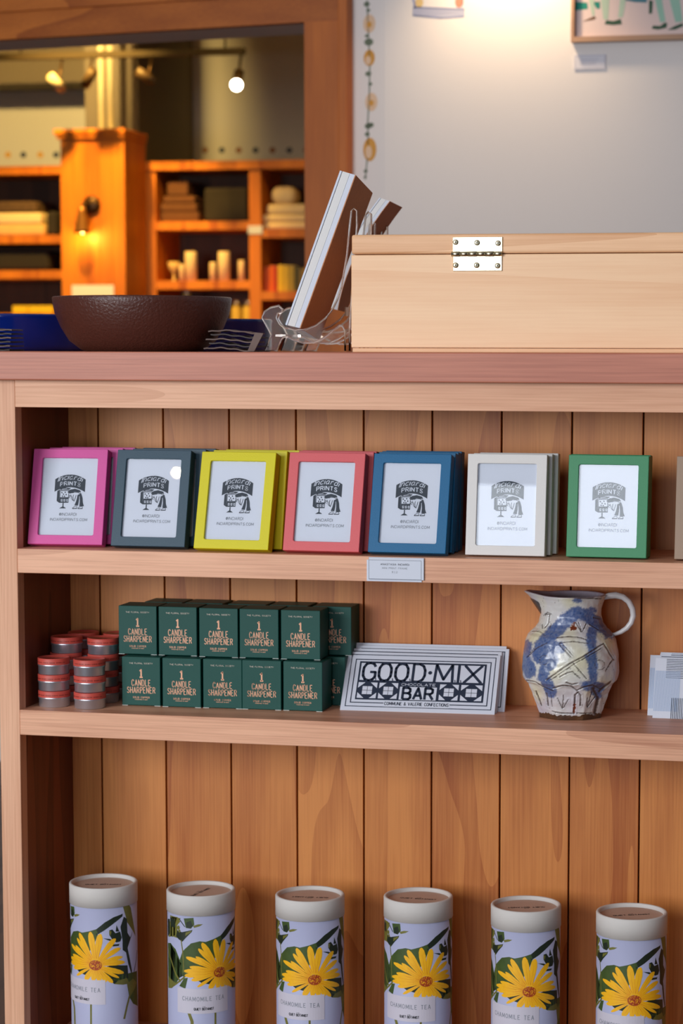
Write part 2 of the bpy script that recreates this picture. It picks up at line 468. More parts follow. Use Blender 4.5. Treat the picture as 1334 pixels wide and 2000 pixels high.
M_FARSHADE = wood('far shelving shaded', rgb(84, 48, 26), rgb(60, 32, 16), 'Z', ring=5, rscale=5, stretch=.1, fine=.2, rough=.6)  # bookcase back panels: shade inside the bays put into the wood colour
M_GROOVE = mat('groove', rgb(60, 32, 14), .9)
M_WALL = mat('white plaster', rgb(226, 220, 219), .8, bump=.08, bscale=60)
M_WALLF = mat('far plaster', rgb(205, 200, 188), .85)
M_SOFFIT = mat('dark painted soffit', rgb(110, 98, 80), .8)
M_FLOOR = wood('floor boards', rgb(104, 72, 50), rgb(74, 48, 32), 'Y', ring=5, rscale=5, stretch=.1)
M_WHITE = mat('white paper', rgb(212, 218, 232), .7)
M_INK = mat('slate ink', rgb(52, 62, 74), .7)
M_INK2 = mat('grey ink', rgb(112, 120, 132), .7)
M_NAVY = mat('navy ink', rgb(30, 44, 66), .6)
M_GLASS = thin_glass('picture glass')
M_CLEAR = clear_plastic('clear plastic')
M_WEB = thin_glass('clear plastic web', 1.13, (.93, .90, .87, 1))
M_KRAFT = mat('kraft board', rgb(192, 130, 88), .7, var=.12, vscale=200)
M_PAGE = mat('page edges', rgb(222, 222, 222), .7)
M_BRASS = mat('worn brass', rgb(224, 216, 186), .28, metal=1, var=.12, vscale=60)
M_DARKM = mat('dark slot', rgb(40, 36, 28), .5, metal=.6)
M_STONE = mat('brown stoneware', rgb(80, 42, 33), .36, bump=1.0, bscale=300, var=.16, vscale=300)
M_BLUE = mat('cobalt glaze', rgb(10, 32, 110), .12, var=.2, vscale=30, coat=.5)
M_LEATH = mat('dark brown leather', rgb(92, 66, 56), .55, var=.2, vscale=80)
M_LEATHD = mat('darker leather', rgb(50, 36, 32), .6, var=.2, vscale=80)
M_GREENBOX = mat('deep green carton', rgb(14, 76, 68), .5, spec=.3, bump=.1, bscale=900)
M_COPPER = mat('copper print', rgb(240, 178, 142), .45)
M_PALEPRINT = mat('pale print', rgb(205, 195, 180), .5)
M_EDGE = mat('bare board edge', rgb(205, 210, 205), .6)
M_TIN = mat('brushed tin', rgb(206, 214, 228), .36, metal=.9)
M_TERRA = mat('terracotta label', rgb(196, 76, 64), .5, var=.06, vscale=150)
M_TERRAD = mat('terracotta print', rgb(120, 40, 34), .5)
M_CREAM = mat('cream board', rgb(208, 204, 200), .75, bump=.1, bscale=700)
M_KRAFTL = mat('pale kraft disc', rgb(196, 168, 150), .8, var=.06, vscale=400)
M_SKY = mat('lavender print', rgb(176, 180, 212), .55)
M_PATCH = mat('lilac label', rgb(204, 200, 214), .55)
M_LEAF = mat('leaf green print', rgb(62, 82, 34), .55, var=.35, vscale=120)
M_LEAFD = mat('dark leaf print', rgb(26, 40, 26), .55, var=.25, vscale=120)
M_OLIVE = mat('olive leaf print', rgb(112, 110, 46), .55, var=.25, vscale=120)
M_YEL = mat('petal yellow print', rgb(250, 184, 20), .55, var=.1, vscale=140)
M_ORA = mat('petal orange print', rgb(232, 146, 10), .55)
M_RUST = mat('flower heart print', rgb(164, 62, 18), .55, var=.3, vscale=500)
M_BLACKT = mat('black lettering', rgb(36, 38, 46), .6)

# ------------------------------------------------------------------ structure: shop room in front, second room behind the opening
Z1T, Z1B, Z2T, Z2B = .7486, .7176, .5413, .5089
CT, CB, RB = .9984, .9624, .9281
DEP = .1805
XR = 1.25

YW = 2.2
P0 = at(752, 300, YW)
PX0 = P0.x                                             # the corner where the opening wall meets the white wall
AL = radians(10)
dL = Vector((-cos(AL), sin(AL), 0)); nL = Vector((-sin(AL), -cos(AL), 0))   # along the opening wall, and towards the shop


def onL(px, py, off=0):
    """point of the opening wall (plus off metres towards the shop) seen at a pixel"""
    d = FWD + RGT*((px-PPX)/FPX) - UPV*((py-PPY)/FPX)
    o = Vector((PX0, YW, 0)) + nL*off
    return CAM + d*((o-CAM).dot(nL)/d.dot(nL))


def Ls(p):      # distance along the wall from the corner
    return (p-Vector((PX0, YW, p.z))).dot(dL)


def slab(mb, s0, s1, z0, z1, t0, t1, mi=0):
    """box in the opening wall's frame: s along, t towards the shop"""
    o = Vector((PX0, YW, 0))
    q = lambda s_, t_, z_: o+dL*s_+nL*t_+Vector((0, 0, z_))
    mb.hexa([q(s1, t1, z0), q(s0, t1, z0), q(s0, t0, z0), q(s1, t0, z0), q(s1, t1, z1), q(s0, t1, z1), q(s0, t0, z1), q(s1, t0, z1)], mi)
    return mb


struct(MB().box(-6, 5, -6, 9, -.06, 0).build('floor', M_FLOOR))
struct(MB().box(-6, 5, -6, 9, 3.2, 3.3).build('ceiling', M_WALL))
wb = struct(MB().box(PX0, 4.2, YW, YW+.15, 0, 3.2).build('wall_back', M_WALL))

sJ0 = Ls(onL(672, 300)); sJ1 = Ls(onL(603, 300)); sT = Ls(onL(690, 300))
zH0 = onL(600, 46).z                                    # underside of the header
mbw = MB()
slab(mbw, 0, sJ1, 0, 3.2, -.15, 0)                     # between corner and opening
slab(mbw, sJ1, 4.0, zH0, 3.2, -.15, 0)                 # above the opening
slab(mbw, sJ1, 4.0, 0, .98, -.15, 0)                   # below the opening
struct(mbw.build('wall_left', M_WALL))
mbt = MB(); slab(mbt, sJ0, sJ1, .86, zH0, 0, .022)
struct(mbt.build('trim_1', M_TRIM))
mbt = MB(); slab(mbt, sT, sJ0, .86, zH0+.09, 0, .034)
struct(mbt.build('trim_2', M_TRIM, bevel=.003))
mbt = MB(); slab(mbt, sJ0, 4.0, zH0, zH0+.062, 0, .022); slab(mbt, sJ0, 4.0, zH0+.062, zH0+.12, 0, .034)
struct(mbt.build('trim_3', M_TRIMX))
mbt = MB(); slab(mbt, sJ1, 4.0, .98, 1.0, -.15, .03)
struct(mbt.build('trim_4', M_TRIMX))

# far room shell
struct(MB().box(-6, 1.6, 7.2, 7.35, 0, 3.2).build('wall_far', M_WALLF))
struct(MB().box(.9, 1.0, YW+.15, 7.2, 0, 3.2).build('wall_right', M_WALLF))
struct(MB().box(-5.2, -5.1, 3.2, 7.2, 0, 3.2).build('wall_side', M_WALLF))

# painted vine on the strip beside the opening
VM = [mat('vine ochre', rgb(206, 150, 70), .8, var=.15, vscale=90), mat('vine pale ochre', rgb(222, 190, 160), .8), mat('vine green', rgb(110, 122, 104), .8)]
va = Art()


def VP(px, py):
    p = onL(px, py, .001); return Ls(p), p.z


def vell(px, py, rx, ry, mi, ly):
    c = VP(px, py); a = VP(px+rx, py); b = VP(px, py+ry)
    va.ell(c[0], c[1], abs(a[0]-c[0]), abs(b[1]-c[1]), mi, ly)


for x, y, rx, ry in ((721, 113, 11, 16), (722, 292, 13, 23)):
    vell(x, y, rx, ry, 0, 1); vell(x-2, y+5, rx*.5, ry*.55, 1, 2)
for x, y in ((721, 46), (725, 199)):
    vell(x, y, 12, 18, 1, 1); vell(x, y+2, 5, 6, 0, 2)
for x, y, r in ((716, 8, 6), (719, 20, 4), (716, 70, 4), (720, 82, 9), (719, 144, 6), (723, 164, 4), (719, 246, 7), (717, 262, 5), (714, 334, 4), (713, 346, 3), (724, 244, 6)):
    vell(x, y, r, r*.8, 2, 1)
va.stroke([VP(x, y) for x, y in ((717, 0), (719, 60), (722, 130), (721, 190), (718, 240), (719, 290), (713, 350))], .003, 2, 1)
va.build('painted_vine', VM, lambda u, v, l: Vector((PX0, YW, v))+dL*u+nL*(.0004*l), bpy.data.objects['wall_left'])

# painted basket motif on the white wall
BM = [mat('basket blue', rgb(140, 146, 184), .8), mat('basket yellow', rgb(216, 186, 130), .8), mat('basket red', rgb(226, 130, 110), .8), mat('basket pale blue', rgb(186, 188, 206), .8)]
ba = Art()


def BP(px, py):
    p = at(px, py, YW); return p.x, p.z


ba.poly([BP(*q) for q in ((807, 14), (908, 18), (907, 33), (860, 36), (806, 30))], 3, 1)
for i in range(17):
    x = 808+i*6; ba.stroke([BP(x, 14+i*.25), BP(x, 31+2*sin(i*.4))], .0025, 0, 2)
ba.stroke([BP(807, 14), BP(908, 18)], .003, 0, 2); ba.stroke([BP(807, 30), BP(860, 35), BP(907, 32)], .003, 0, 2)
ba.stroke([BP(811, 16), BP(804, -20)], .004, 0, 2); ba.stroke([BP(903, 16), BP(908, -20)], .003, 3, 2)
ba.ell(*BP(819, 5), .009, .011, 1, 2); ba.ell(*BP(897, 3), .009, .013, 2, 2); ba.ell(*BP(840, -16), .012, .012, 1, 2)
ba.build('painted_basket', BM, lambda u, v, l: Vector((u, YW-.0004*l, v)), wb)

# ------------------------------------------------------------------ display cabinet and counter top
cab = thing('display_cabinet', 'built-in wooden display cabinet with two shelves and vertical plank back', 'cabinet', (0, 0, 0))
MB().box(-.0272, 0, 0, .021, 0, CB).build('stile', M_STILE, cab, .0008)
MB().box(XR, XR+.0272, 0, .021, 0, CB).build('stile', M_STILE, cab, .0008)
MB().box(0, XR, 0, .021, RB, CB).build('top_rail', M_FACE, cab, .0006)
MB().box(-.0265, 0, .021, .58, 0, CB).build('side_panel', M_SIDE, cab)
MB().box(XR, XR+.0265, .021, .58, 0, CB).build('side_panel', M_SIDE, cab)
MB().box(0, XR, 0, DEP, Z1B, Z1T).build('shelf', M_SHELF, cab, .0008)
MB().box(0, XR, 0, DEP, Z2B, Z2T).build('shelf', M_SHELF, cab, .0008)
ZB = .085
MB().box(0, XR, 0, DEP, .06, ZB).build('shelf', M_SHELF, cab, .0008)
MB().box(0, XR, .03, .045, 0, .06).build('toe_kick', M_SIDE, cab)
MB().box(0, XR, .57, .58, 0, CB).build('rear_panel', M_SIDE, cab)
bk = MB()
k = 0; x = GX
while x < XR:
    a, b = max(0, x+.0011), min(XR, x+GS-.0011)
    if b > a+.002: bk.box(a, b, DEP, DEP+.012, .06, CB)
    x += GS
bk.box(0, XR, DEP+.0085, DEP+.014, .06, CB, 1)
bk.build('plank_back', [M_BACK, M_GROOVE], cab, .0006)
ctop = MB().box(-.6, 1.6, -.0176, .62, CB, CT).build('counter_top', M_TOP, None, .0016, 3)
tag(ctop, 'reddish wooden counter top running across the cabinet', 'counter top')

# ------------------------------------------------------------------ mini print frames on the upper shelf
FW, FH, FT = .0987, .1246, .016
OW, OH, OB = .0735, .1010, .0120       # opening size and bottom margin


def loop_rr(cx, cz, w, h, r, n=5):
    pts = []
    for qx, qz, a0 in ((1, 1, 0), (-1, 1, pi/2), (-1, -1, pi), (1, -1, 3*pi/2)):
        for i in range(n):
            a = a0+pi/2*i/(n-1); pts.append((cx+qx*(w/2-r)+r*cos(a), cz+qz*(h/2-r)+r*sin(a)))
    return pts


def moulding_mesh():
    mb = MB(); oc = OB+OH/2
    L0 = loop_rr(0, FH/2, FW, FH, .0009); L0i = loop_rr(0, FH/2, FW-.0012, FH-.0012, .0006)
    L1o = loop_rr(0, oc, OW+.001, OH+.001, .0026); L1 = loop_rr(0, oc, OW, OH, .0022)
    rings = [[(p[0], 0, p[1]) for p in L0], [(p[0], -FT+.0006, p[1]) for p in L0], [(p[0], -FT, p[1]) for p in L0i],
             [(p[0], -FT, p[1]) for p in L1o], [(p[0], -FT+.0005, p[1]) for p in L1], [(p[0], -FT+.006, p[1]) for p in L1]]
    n = len(L0); v = [q for r in rings for q in r]; f = []
    for j in range(len(rings)-1):
        for i in range(n):
            k_ = (i+1) % n; f.append((j*n+i, j*n+k_, (j+1)*n+k_, (j+1)*n+i))
    f.append(tuple(range(n))); f.append(tuple(5*n+i for i in range(n))[::-1])
    mb.add(v, f)
    return mb


def logo_art():
    a = Art()
    U = lambda u, v: ((u-.5)*OW, OB+OH*(1-v))
    a.rect(-OW/2, OB, OW/2, OB+OH, 0, 0)
    # arched banner
    top = []; bot = []
    for i in range(17):
        t = i/16; u = .235+.55*t
        top.append(U(u, .272-.063*(1-(2*t-1)**2))); bot.append(U(u, .435-.061*(1-(2*t-1)**2)))
    a.poly(top+bot[::-1], 1, 1)
    arch = lambda k_: (lambda q: (q[0], q[1]+k_*OH*(1-((q[0]/OW)/.275)**2)))
    b0 = U(.29, .322)[1]
    a.text('Inciardi', U(.285, 0)[0], U(.715, 0)[0], b0, .0070, .0009, 0, 2, slant=.3, gap=1.25, warp=arch(.050))
    b1 = U(.3, .392)[1]
    a.text('PRINTS', U(.335, 0)[0], U(.695, 0)[0], b1, .0050, .0010, 0, 2, gap=1.9, warp=arch(.045))
    # coin machine on a stand
    a.poly([U(.285, .425), U(.33, .405), U(.335, .578), U(.285, .555)], 1, 1)
    a.poly([U(.335, .415), U(.5, .41), U(.5, .575), U(.335, .578)], 1, 1)
    a.poly([U(.345, .425), U(.49, .42), U(.49, .503), U(.345, .505)], 0, 2)
    a.poly([U(.335, .395), U(.42, .378), U(.53, .385), U(.5, .405), U(.335, .41)], 1, 1)
    a.stroke([U(.37, .4), U(.46, .39)], .0005, 0, 2)
    for q in ((.37, .445), (.40, .465), (.385, .49), (.43, .44), (.45, .47), (.42, .492)):
        a.poly([U(q[0]-.014, q[1]), U(q[0], q[1]-.011), U(q[0]+.016, q[1]+.003), U(q[0]+.002, q[1]+.012)], 1, 3)
    for i in range(3):
        u = .36+.05*i
        a.poly([U(u, .53), U(u+.032, .53), U(u+.032, .56), U(u, .56)], 0, 2)
        a.stroke([U(u+.006, .552), U(u+.02, .538), U(u+.028, .55)], .0006, 1, 3)
    a.poly([U(.395, .578), U(.415, .578), U(.415, .63), U(.395, .63)], 1, 1)
    a.poly([U(.34, .65), U(.375, .632), U(.40, .622), U(.435, .632), U(.465, .648)], 1, 1)
    # person bent over the machine
    a.poly([U(.47, .435), U(.52, .405), U(.6, .393), U(.69, .41), U(.715, .435), U(.67, .44), U(.6, .432), U(.565, .445), U(.53, .455), U(.495, .452)], 1, 2)
    a.stroke([U(.70, .44), U(.73, .5), U(.745, .57), U(.77, .615)], .0006, 1, 3)
    a.stroke([U(.56, .45), U(.6, .438), U(.66, .44), U(.705, .46), U(.66, .475)], .0006, 1, 3)
    a.stroke([U(.585, .47), U(.575, .5), U(.585, .54), U(.6, .555), U(.615, .52), U(.63, .475)], .0007, 1, 3)
    a.stroke([U(.53, .47), U(.55, .5), U(.56, .53), U(.585, .548)], .0007, 1, 3)
    a.stroke([U(.49, .47), U(.53, .49), U(.49, .5), U(.53, .515)], .0006, 1, 3)
    a.poly([U(.655, .475), U(.72, .45), U(.75, .51), U(.76, .57), U(.785, .617), U(.70, .618), U(.705, .56), U(.69, .5), U(.685, .56), U(.675, .612), U(.61, .608), U(.635, .56), U(.65, .51)], 1, 2)
    a.stroke([U(.69, .49), U(.70, .55), U(.69, .615)], .0006, 0, 3)
    for du in (0, .1):
        a.stroke([U(.575+du, .648), U(.60+du, .63), U(.625+du, .62), U(.655+du, .62), U(.66+du, .645), U(.575+du, .65)], .0006, 1, 2)
        a.poly([U(.575+du, .645), U(.66+du, .641), U(.66+du, .652), U(.575+du, .654)], 1, 2)
    # address lines
    a.text('@INCIARDI', U(.345, 0)[0], U(.655, 0)[0], U(0, .742)[1], .0036, .0005, 2, 1, slant=.04)
    a.text('INCIARDIPRINTS.COM', U(.19, 0)[0], U(.855, 0)[0], U(0, .808)[1], .0033, .0005, 2, 1, slant=.04)
    return a


LOGO = logo_art()
MLD = moulding_mesh()
PRINT_ME = None


def make_frame(color_name, c, label, group):
    global PRINT_ME
    t = thing('mini_print_frame', label, 'picture frame', group=group)
    m = mat(color_name+' frame paint', c, .42, bump=.12, bscale=700, spec=.3)
    MLD.build('moulding', m, t)
    if PRINT_ME is None:
        p = LOGO.build('print', [M_WHITE, M_INK, M_INK2], lambda u, v, l: Vector((u, -FT+.0042-EPS*.7*l, v)), t)
        g = MB().box(-OW/2, OW/2, -FT+.0022, -FT+.0030, OB, OB+OH).build('glass_pane', M_GLASS, t)
        PRINT_ME = (p.data, g.data)
    else:
        put('print', PRINT_ME[0], t); put('glass_pane', PRINT_ME[1], t)
    MB().box(-FW/2+.004, FW/2-.004, 0, .0012, .004, FH-.004).build('backing_board', M_BLACKT, t)
    return t


def pose(o, x, y, yw, ln, z):
    o.location = (x, y, z); o.rotation_euler = (-ln, 0, yw)


FR = [
    ('pink', (214, 84, 160), [(.0526, .0416, .0640, .2555), (.0656, .0695, .0504, .184), (.0749, .0946, .0504, .1325)]),
    ('slate blue', (46, 74, 92), [(.1652, .0405, -.0046, .2468), (.1786, .0681, -.0046, .1777), (.1859, .0930, -.0046, .1279)]),
    ('yellow', (214, 204, 8), [(.2812, .0226, -.046, .2759), (.2907, .0513, -.046, .1986), (.3015, .0769, -.046, .143)]),
    ('coral', (214, 92, 98), [(.3965, .0259, -.0380, .2480), (.4033, .0533, -.0562, .1733), (.4027, .0780, -.0562, .1248)]),
    ('deep blue', (6, 98, 146), [(.505, .0276, -.0271, .2581), (.5067, .0556, -.0271, .1858), (.5065, .0810, -.0271, .1338), (.507, .1045, -.0271, .0963)]),
    ('white', (222, 220, 218), [(.6249, .0415, .0045, .1359), (.6284, .0650, .0045, .0978), (.6327, .0850, .0045, .09)]),
    ('green', (62, 140, 96), [(.7494, .0481, -.0284, .1222), (.7494, .0705, -.0284, .09)]),
    ('taupe', (160, 136, 116), [(.8820, .0440, -.02, .12)]),
]
for nm, c, poses in FR:
    for i, p in enumerate(poses):
        n = len(poses)
        if n == 1: lb = '%s painted mini print frame cut off by the right edge of the photo' % nm
        elif i == 0: lb = 'front %s mini print frame with the whole shop logo print showing' % nm
        elif i == n-1: lb = 'rearmost %s mini print frame, nearest the plank back, only its edge showing' % nm
        elif n == 3: lb = '%s mini print frame in the middle of its row, mostly covered' % nm
        else: lb = '%s mini print frame standing %s from the front of its row' % (nm, ('second', 'third')[i-1])
        if i == 0: f0 = f = make_frame(nm, rgb(*c), lb, 'mini print frames on the upper shelf')
        else: f = dup(f0, label=lb)
        pose(f, *p, Z1T+.0002)

# price card on the shelf edge
cd_ = thing('price_card', 'small white price card on the shelf edge reading mini print frame', 'price card', (0, 0, 0))
p1 = at(716, 1091, -.002); p2 = at(828, 1137, -.002)
cw = p2.x-p1.x; chh = .0268; cz0 = Z1T-.0005-chh
MB().box(p1.x, p1.x+cw-.003, -.0012, -.0002, cz0-.003, cz0+chh-.0035).build('card', M_WHITE, cd_)
MB().box(p1.x+.0027, p1.x+cw, -.0024, -.0014, cz0-.0005, cz0+chh).build('card', M_WHITE, cd_)
pa = Art()
pa.border(.0027, -.0002, cw-.0031, chh-.0033, .00035, 0, 1)
pa.border(.0027, -.0005, cw, chh, .00022, 1, 1)
pa.text('ANASTASIA INCIARDI', .0178, cw-.0185, .0172, .0021, .00038, 0, 1)
pa.text('MINI PRINT FRAME', .0198, cw-.0205, .0125, .0021, .00026, 1, 1)
pa.text('$12', .0318, cw-.033, .0078, .0021, .00026, 1, 1)
pa.build('lettering', [M_NAVY, M_INK2], lambda u, v, l: Vector((p1.x+u, -.0024-EPS*l, cz0+v)), cd_)

# ------------------------------------------------------------------ candle sharpener cartons
BW, BH, BD = .0517, .0636, .0445


def make_carton(label):
    t = thing('candle_sharpener_box', label, 'box', group='green candle sharpener boxes on the lower shelf')
    MB().box(-BW/2, BW/2, 0, BD, .0004, BH).build('carton', M_GREENBOX, t, .0007, 2)
    e = MB()
    for s in (-1, 1):
        e.box(s*BW/2-(.0078 if s > 0 else 0), s*BW/2+(.0078 if s < 0 else 0), -.00045, .004, 0, .0006)
    e.build('tuck_flap', M_EDGE, t)
    a = Art()
    a.text('THE FLORAL SOCIETY', -.0158, .0158, .0545, .0017, .00032, 1, 1)
    a.text('1', -.0022, .0022, .0372, .0098, .0019, 0, 1, gap=.5)
    a.text('CANDLE', -.0126, .0126, .0260, .0078, .0009, 0, 1, serif=.55, gap=1.2)
    a.text('SHARPENER', -.0188, .0188, .0166, .0076, .0009, 0, 1, serif=.5, gap=1.2)
    a.text('SOLID COPPER', -.0112, .0112, .0098, .0022, .00042, 0, 1, serif=.5)
    a.text('HANDMADE IN INDIA', -.0085, .0085, .0075, .0011, .00022, 0, 1)
    a.build('lettering', [M_COPPER, M_PALEPRINT], lambda u, v, l: Vector((u, -.00006-EPS*l, v)), t)
    return t


ORD = ['first', 'second', 'third', 'fourth', 'fifth']
low = [(.1407, .0650, .0187), (.1957, .0646, .0033), (.2499, .0672, .0218), (.3018, .0685, .0200), (.3561, .0695, -.0150)]
upr = [(.1302, .0830, .0150), (.1845, .0838, .0047), (.2405, .0815, .0180), (.2941, .0838, .0200), (.3494, .0838, .0160)]
box0 = None
for rw, lst, z in (('lower', low, Z2T), ('upper', upr, Z2T+BH+.0006)):
    for i, (x, y, yw) in enumerate(lst):
        lb = 'green candle sharpener box, %s from the left in the %s front row' % (ORD[i], rw)
        b = make_carton(lb) if box0 is None else dup(box0, label=lb)
        box0 = box0 or b
        b.location = (x, y, z+.0002); b.rotation_euler = (0, 0, yw)
    for i, (x, y, yw) in enumerate(lst):
        lb = 'green candle sharpener box, %s from the left in the %s back row, mostly hidden' % (ORD[i], rw)
        b = dup(box0, label=lb)
        b.location = ((x+.0165 if i else x+.018)+(.003*i if rw == 'upper' else 0), (.1335 if rw == 'upper' else .1215), z+.0002); b.rotation_euler = (0, 0, .006)

# ------------------------------------------------------------------ tins with terracotta labels
TH, TR = .0209, .0206


def make_tin(label):
    t = thing('round_tin', label, 'tin', group='red-lidded round tins at the left of the lower shelf')
    MB().lathe([(0, 0), (TR*.93, 0), (TR*.955, .0006), (TR*.955, .0100), (TR*.985, .0108), (TR*.985, .0112)], 48, cap0=False).build('tin_body', M_TIN, t)
    lid = MB().lathe([(TR*.985, .0110), (TR*1.0, .0112), (TR*1.0, .0122), (TR*.995, .0124), (TR*.995, TH-.0008), (TR*.975, TH-.0001), (TR*.93, TH), (TR*.92, TH-.0006), (0, TH-.0006)], 48).build('lid', M_TIN, t)
    MB().lathe([(TR*1.002, .0127), (TR*1.003, TH-.0009), (TR*.98, TH+.00005), (TR*.93, TH+.0001), (TR*.922, TH-.0005), (0, TH-.0005)], 48).build('label', M_TERRA, lid)
    a = Art()
    for i in range(44):                      # the tiny rim print is too small to read
        if i % 7 != 5: a.rect(-.030+i*.00125, .0152, -.030+i*.00125+(.0006, .0008, .0005)[i % 3], .0166, 0, 1)
    a.build('rim_print', [M_TERRAD], lambda u, v, l: Vector((TR*1.009*sin(u/TR), -TR*1.009*cos(u/TR), v)), lid, .003)
    return t


LEV = {3: ['lowest', 'middle', 'topmost'], 4: ['lowest', 'second from the bottom', 'third from the bottom', 'topmost']}
tin0 = None
for nm, x, y, n in (('front left', .0308, .0425, 3), ('front right', .0805, .0395, 3), ('middle-depth left', .0283, .0920, 4), ('middle-depth right', .0800, .0900, 4), ('rear left', .0345, .1390, 4), ('rear right', .0835, .1390, 4)):
    for i in range(n):
        lb = 'red-lidded round tin, %s in the %s stack of tins' % (LEV[n][i], nm)
        t = make_tin(lb) if tin0 is None else dup(tin0, label=lb)
        tin0 = tin0 or t
        t.location = (x+random.uniform(-.0009, .0009), y+random.uniform(-.0006, .0006), Z2T+.0002+i*(TH+.0003))
        t.rotation_euler = (0, 0, random.uniform(-.4, .5)+.3)

# ------------------------------------------------------------------ chocolate bars
CW, CH, CTK = .2005, .0872, .006


def bar_art():
    a = Art(); X = lambda u: (u-.5)*CW; Y = lambda v: CH*(1-v)
    R = lambda u0, v0, u1, v1, mi, ly: a.rect(X(u0), Y(v1), X(u1), Y(v0), mi, ly)
    a.border(X(.028), Y(.935), X(.975), Y(.045), .0011, 1, 1)
    a.border(X(.058), Y(.872), X(.947), Y(.125), .0013, 1, 1)
    R(.278, .83, .705, .925, 0, 2)
    a.text('COMMUNE & VALERIE CONFECTIONS', X(.285), X(.698), Y(.895), .0042, .00075, 1, 3, gap=1.5)
    R(.088, .165, .918, .815, 1, 1)
    # letter row: white cells with dark letters
    cells = [(.1, .2), (.208, .318), (.326, .43), (.438, .545), (.553, .695), (.703, .722), (.734, .745), (.753, .905)]
    R(.1, .195, .545, .485, 0, 2); R(.545, .195, .905, .485, 0, 2)

    def L(ch, u0, u1):
        for st in GL[ch]:
            gw = max(q[0] for s_ in GL[ch] for q in s_) or 1
            a.stroke([(X(u0+(u1-u0)*q[0]/gw), Y(.492)+(CH*.30)*q[1]/6) for q in st], .0036, 1, 3)
    L('G', .118, .198); L('O', .222, .302); L('O', .33, .412); L('D', .446, .522)
    a.ell(X(.556), Y(.335), .0026, .0026, 1, 3)
    L('M', .588, .705); a.stroke([(X(.742), Y(.49)), (X(.742), Y(.19))], .0036, 1, 3); L('X', .778, .893)
    for u in (.208, .318, .432, .725, .762):
        a.stroke([(X(u), Y(.485)), (X(u-.004), Y(.445))], .0012, 1, 3)

    def sq(u0, u1):
        v0, v1 = .525, .79; um, vm = (u0+u1)/2, (v0+v1)/2
        R(u0, v0, u1, v1, 1, 2)
        for su, sv in ((u0, v0), (u1, v0), (u0, v1), (u1, v1)):
            du = (um-su)*.72; dv = (vm-sv)*.72
            a.poly([(X(su), Y(sv)), (X(su+du), Y(sv)), (X(su), Y(sv+dv))], 0, 3)
        w_, h_ = (u1-u0)*.27, (v1-v0)*.27
        for i in (0, 1):
            for j in (0, 1):
                R(um-w_+i*w_+.0015, vm-h_+j*h_+.004, um+i*w_-.0015, vm+j*h_-.004, 0, 3)
    sq(.098, .222); sq(.236, .358); sq(.63, .752); sq(.768, .905)
    R(.372, .515, .605, .57, 1, 2)
    a.text('CHOCOLATE', X(.38), X(.60), Y(.562), .0034, .0006, 0, 3, gap=1.3)
    R(.372, .582, .612, .80, 0, 2)
    a.text('BAR', X(.395), X(.592), Y(.79), .0165, .0034, 1, 3, gap=1.5)
    return a


t = thing('chocolate_bar', 'front chocolate bar in black and white wrapper with its whole design showing', 'chocolate bar', group='black and white wrapped chocolate bars')
MB().box(-CW/2, CW/2, 0, CTK, 0, CH).build('wrapper', M_WHITE, t, .0006)
bar_art().build('printed_design', [M_WHITE, M_NAVY], lambda u, v, l: Vector((u, -EPS*(l+.3), v)), t)
bar0 = t
BARS = [(.5000, .0929, .0415, .6663), (.5003, .1049, .0415, .600), (.5085, .1162, .0415, .53), (.5035, .1278, .0415, .47)]
BL = ['', 'wrapped chocolate bar directly behind the front bar, only its upper border showing', 'wrapped chocolate bar third from the front, sticking out on the right', 'rearmost wrapped chocolate bar, highest edge, leaning nearest the planks']
for i, p in enumerate(BARS):
    b = bar0 if i == 0 else dup(bar0, label=BL[i])
    pose(b, *p, Z2T+.0003)

# ------------------------------------------------------------------ gingham note cards
NW, NH, NT = .11, .0775, .0022
na = Art()
na.rect(-NW/2, 0, NW/2, NH, 0, 0)
for i in range(12):
    na.rect(-NW/2+.0140, NH-.0012-i*.00215-.0008, -NW/2+.062, NH-.0012-i*.00215, 1, 1)
na.rect(-NW/2+.0005, .009, -NW/2+.0325, NH-.0165, 3, 1)
for i in range(20):
    na.rect(-NW/2+.0010+i*.0016, .009, -NW/2+.0016+i*.0016, NH-.0165, 2, 2)
na.rect(-NW/2+.0140, NH-.0265, -NW/2+.0145, NH-.0258, 0, 3)
for i in range(18):
    na.rect(-NW/2+.0228+i*.00215, 0, -NW/2+.0236+i*.00215, .0265, 1, 3)
na.rect(-NW/2+.062, NH-.05, NW/2, NH-.02, 3, 1)
t = thing('note_card', 'front blue and white striped note card, nearest the shelf edge at the right', 'card', group='blue striped note cards at the right')
MB().box(-NW/2, NW/2, 0, NT, 0, NH).build('card_stock', M_WHITE, t)
na.build('printed_pattern', [M_WHITE, M_NAVY, mat('light blue ink', rgb(150, 172, 208), .7), mat('pale blue ink', rgb(204, 214, 232), .7)], lambda u, v, l: Vector((u, -.00004-EPS*l, v)), t)
for i, (dx, dy, ln, lb) in enumerate(((0, 0, .36, ''), (-.0085, .0185, .30, 'striped note card second from the front, sticking out to the left'), (.0035, .0300, .22, 'striped note card third from the front, slightly higher edge'), (.0040, .0400, .13, 'rearmost striped note card, nearest the plank back'))):
    c = t if i == 0 else dup(t, label=lb)
    pose(c, .7985+NW/2+dx, .1150+dy, -.02, ln, Z2T+.0002)

# ------------------------------------------------------------------ ceramic jug
KP = .000161; KC = .985
JR = [(1060, 250), (1031, 257), (1000, 262), (950, 280), (850, 315), (770, 350), (740, 372), (650, 382), (550, 374), (450, 358), (400, 338), (370, 307), (340, 274), (300, 250), (240, 238), (200, 241), (160, 249), (120, 261), (92, 273)]
JZ0, JZ1 = 0.0, (1031-92)*KP/KC


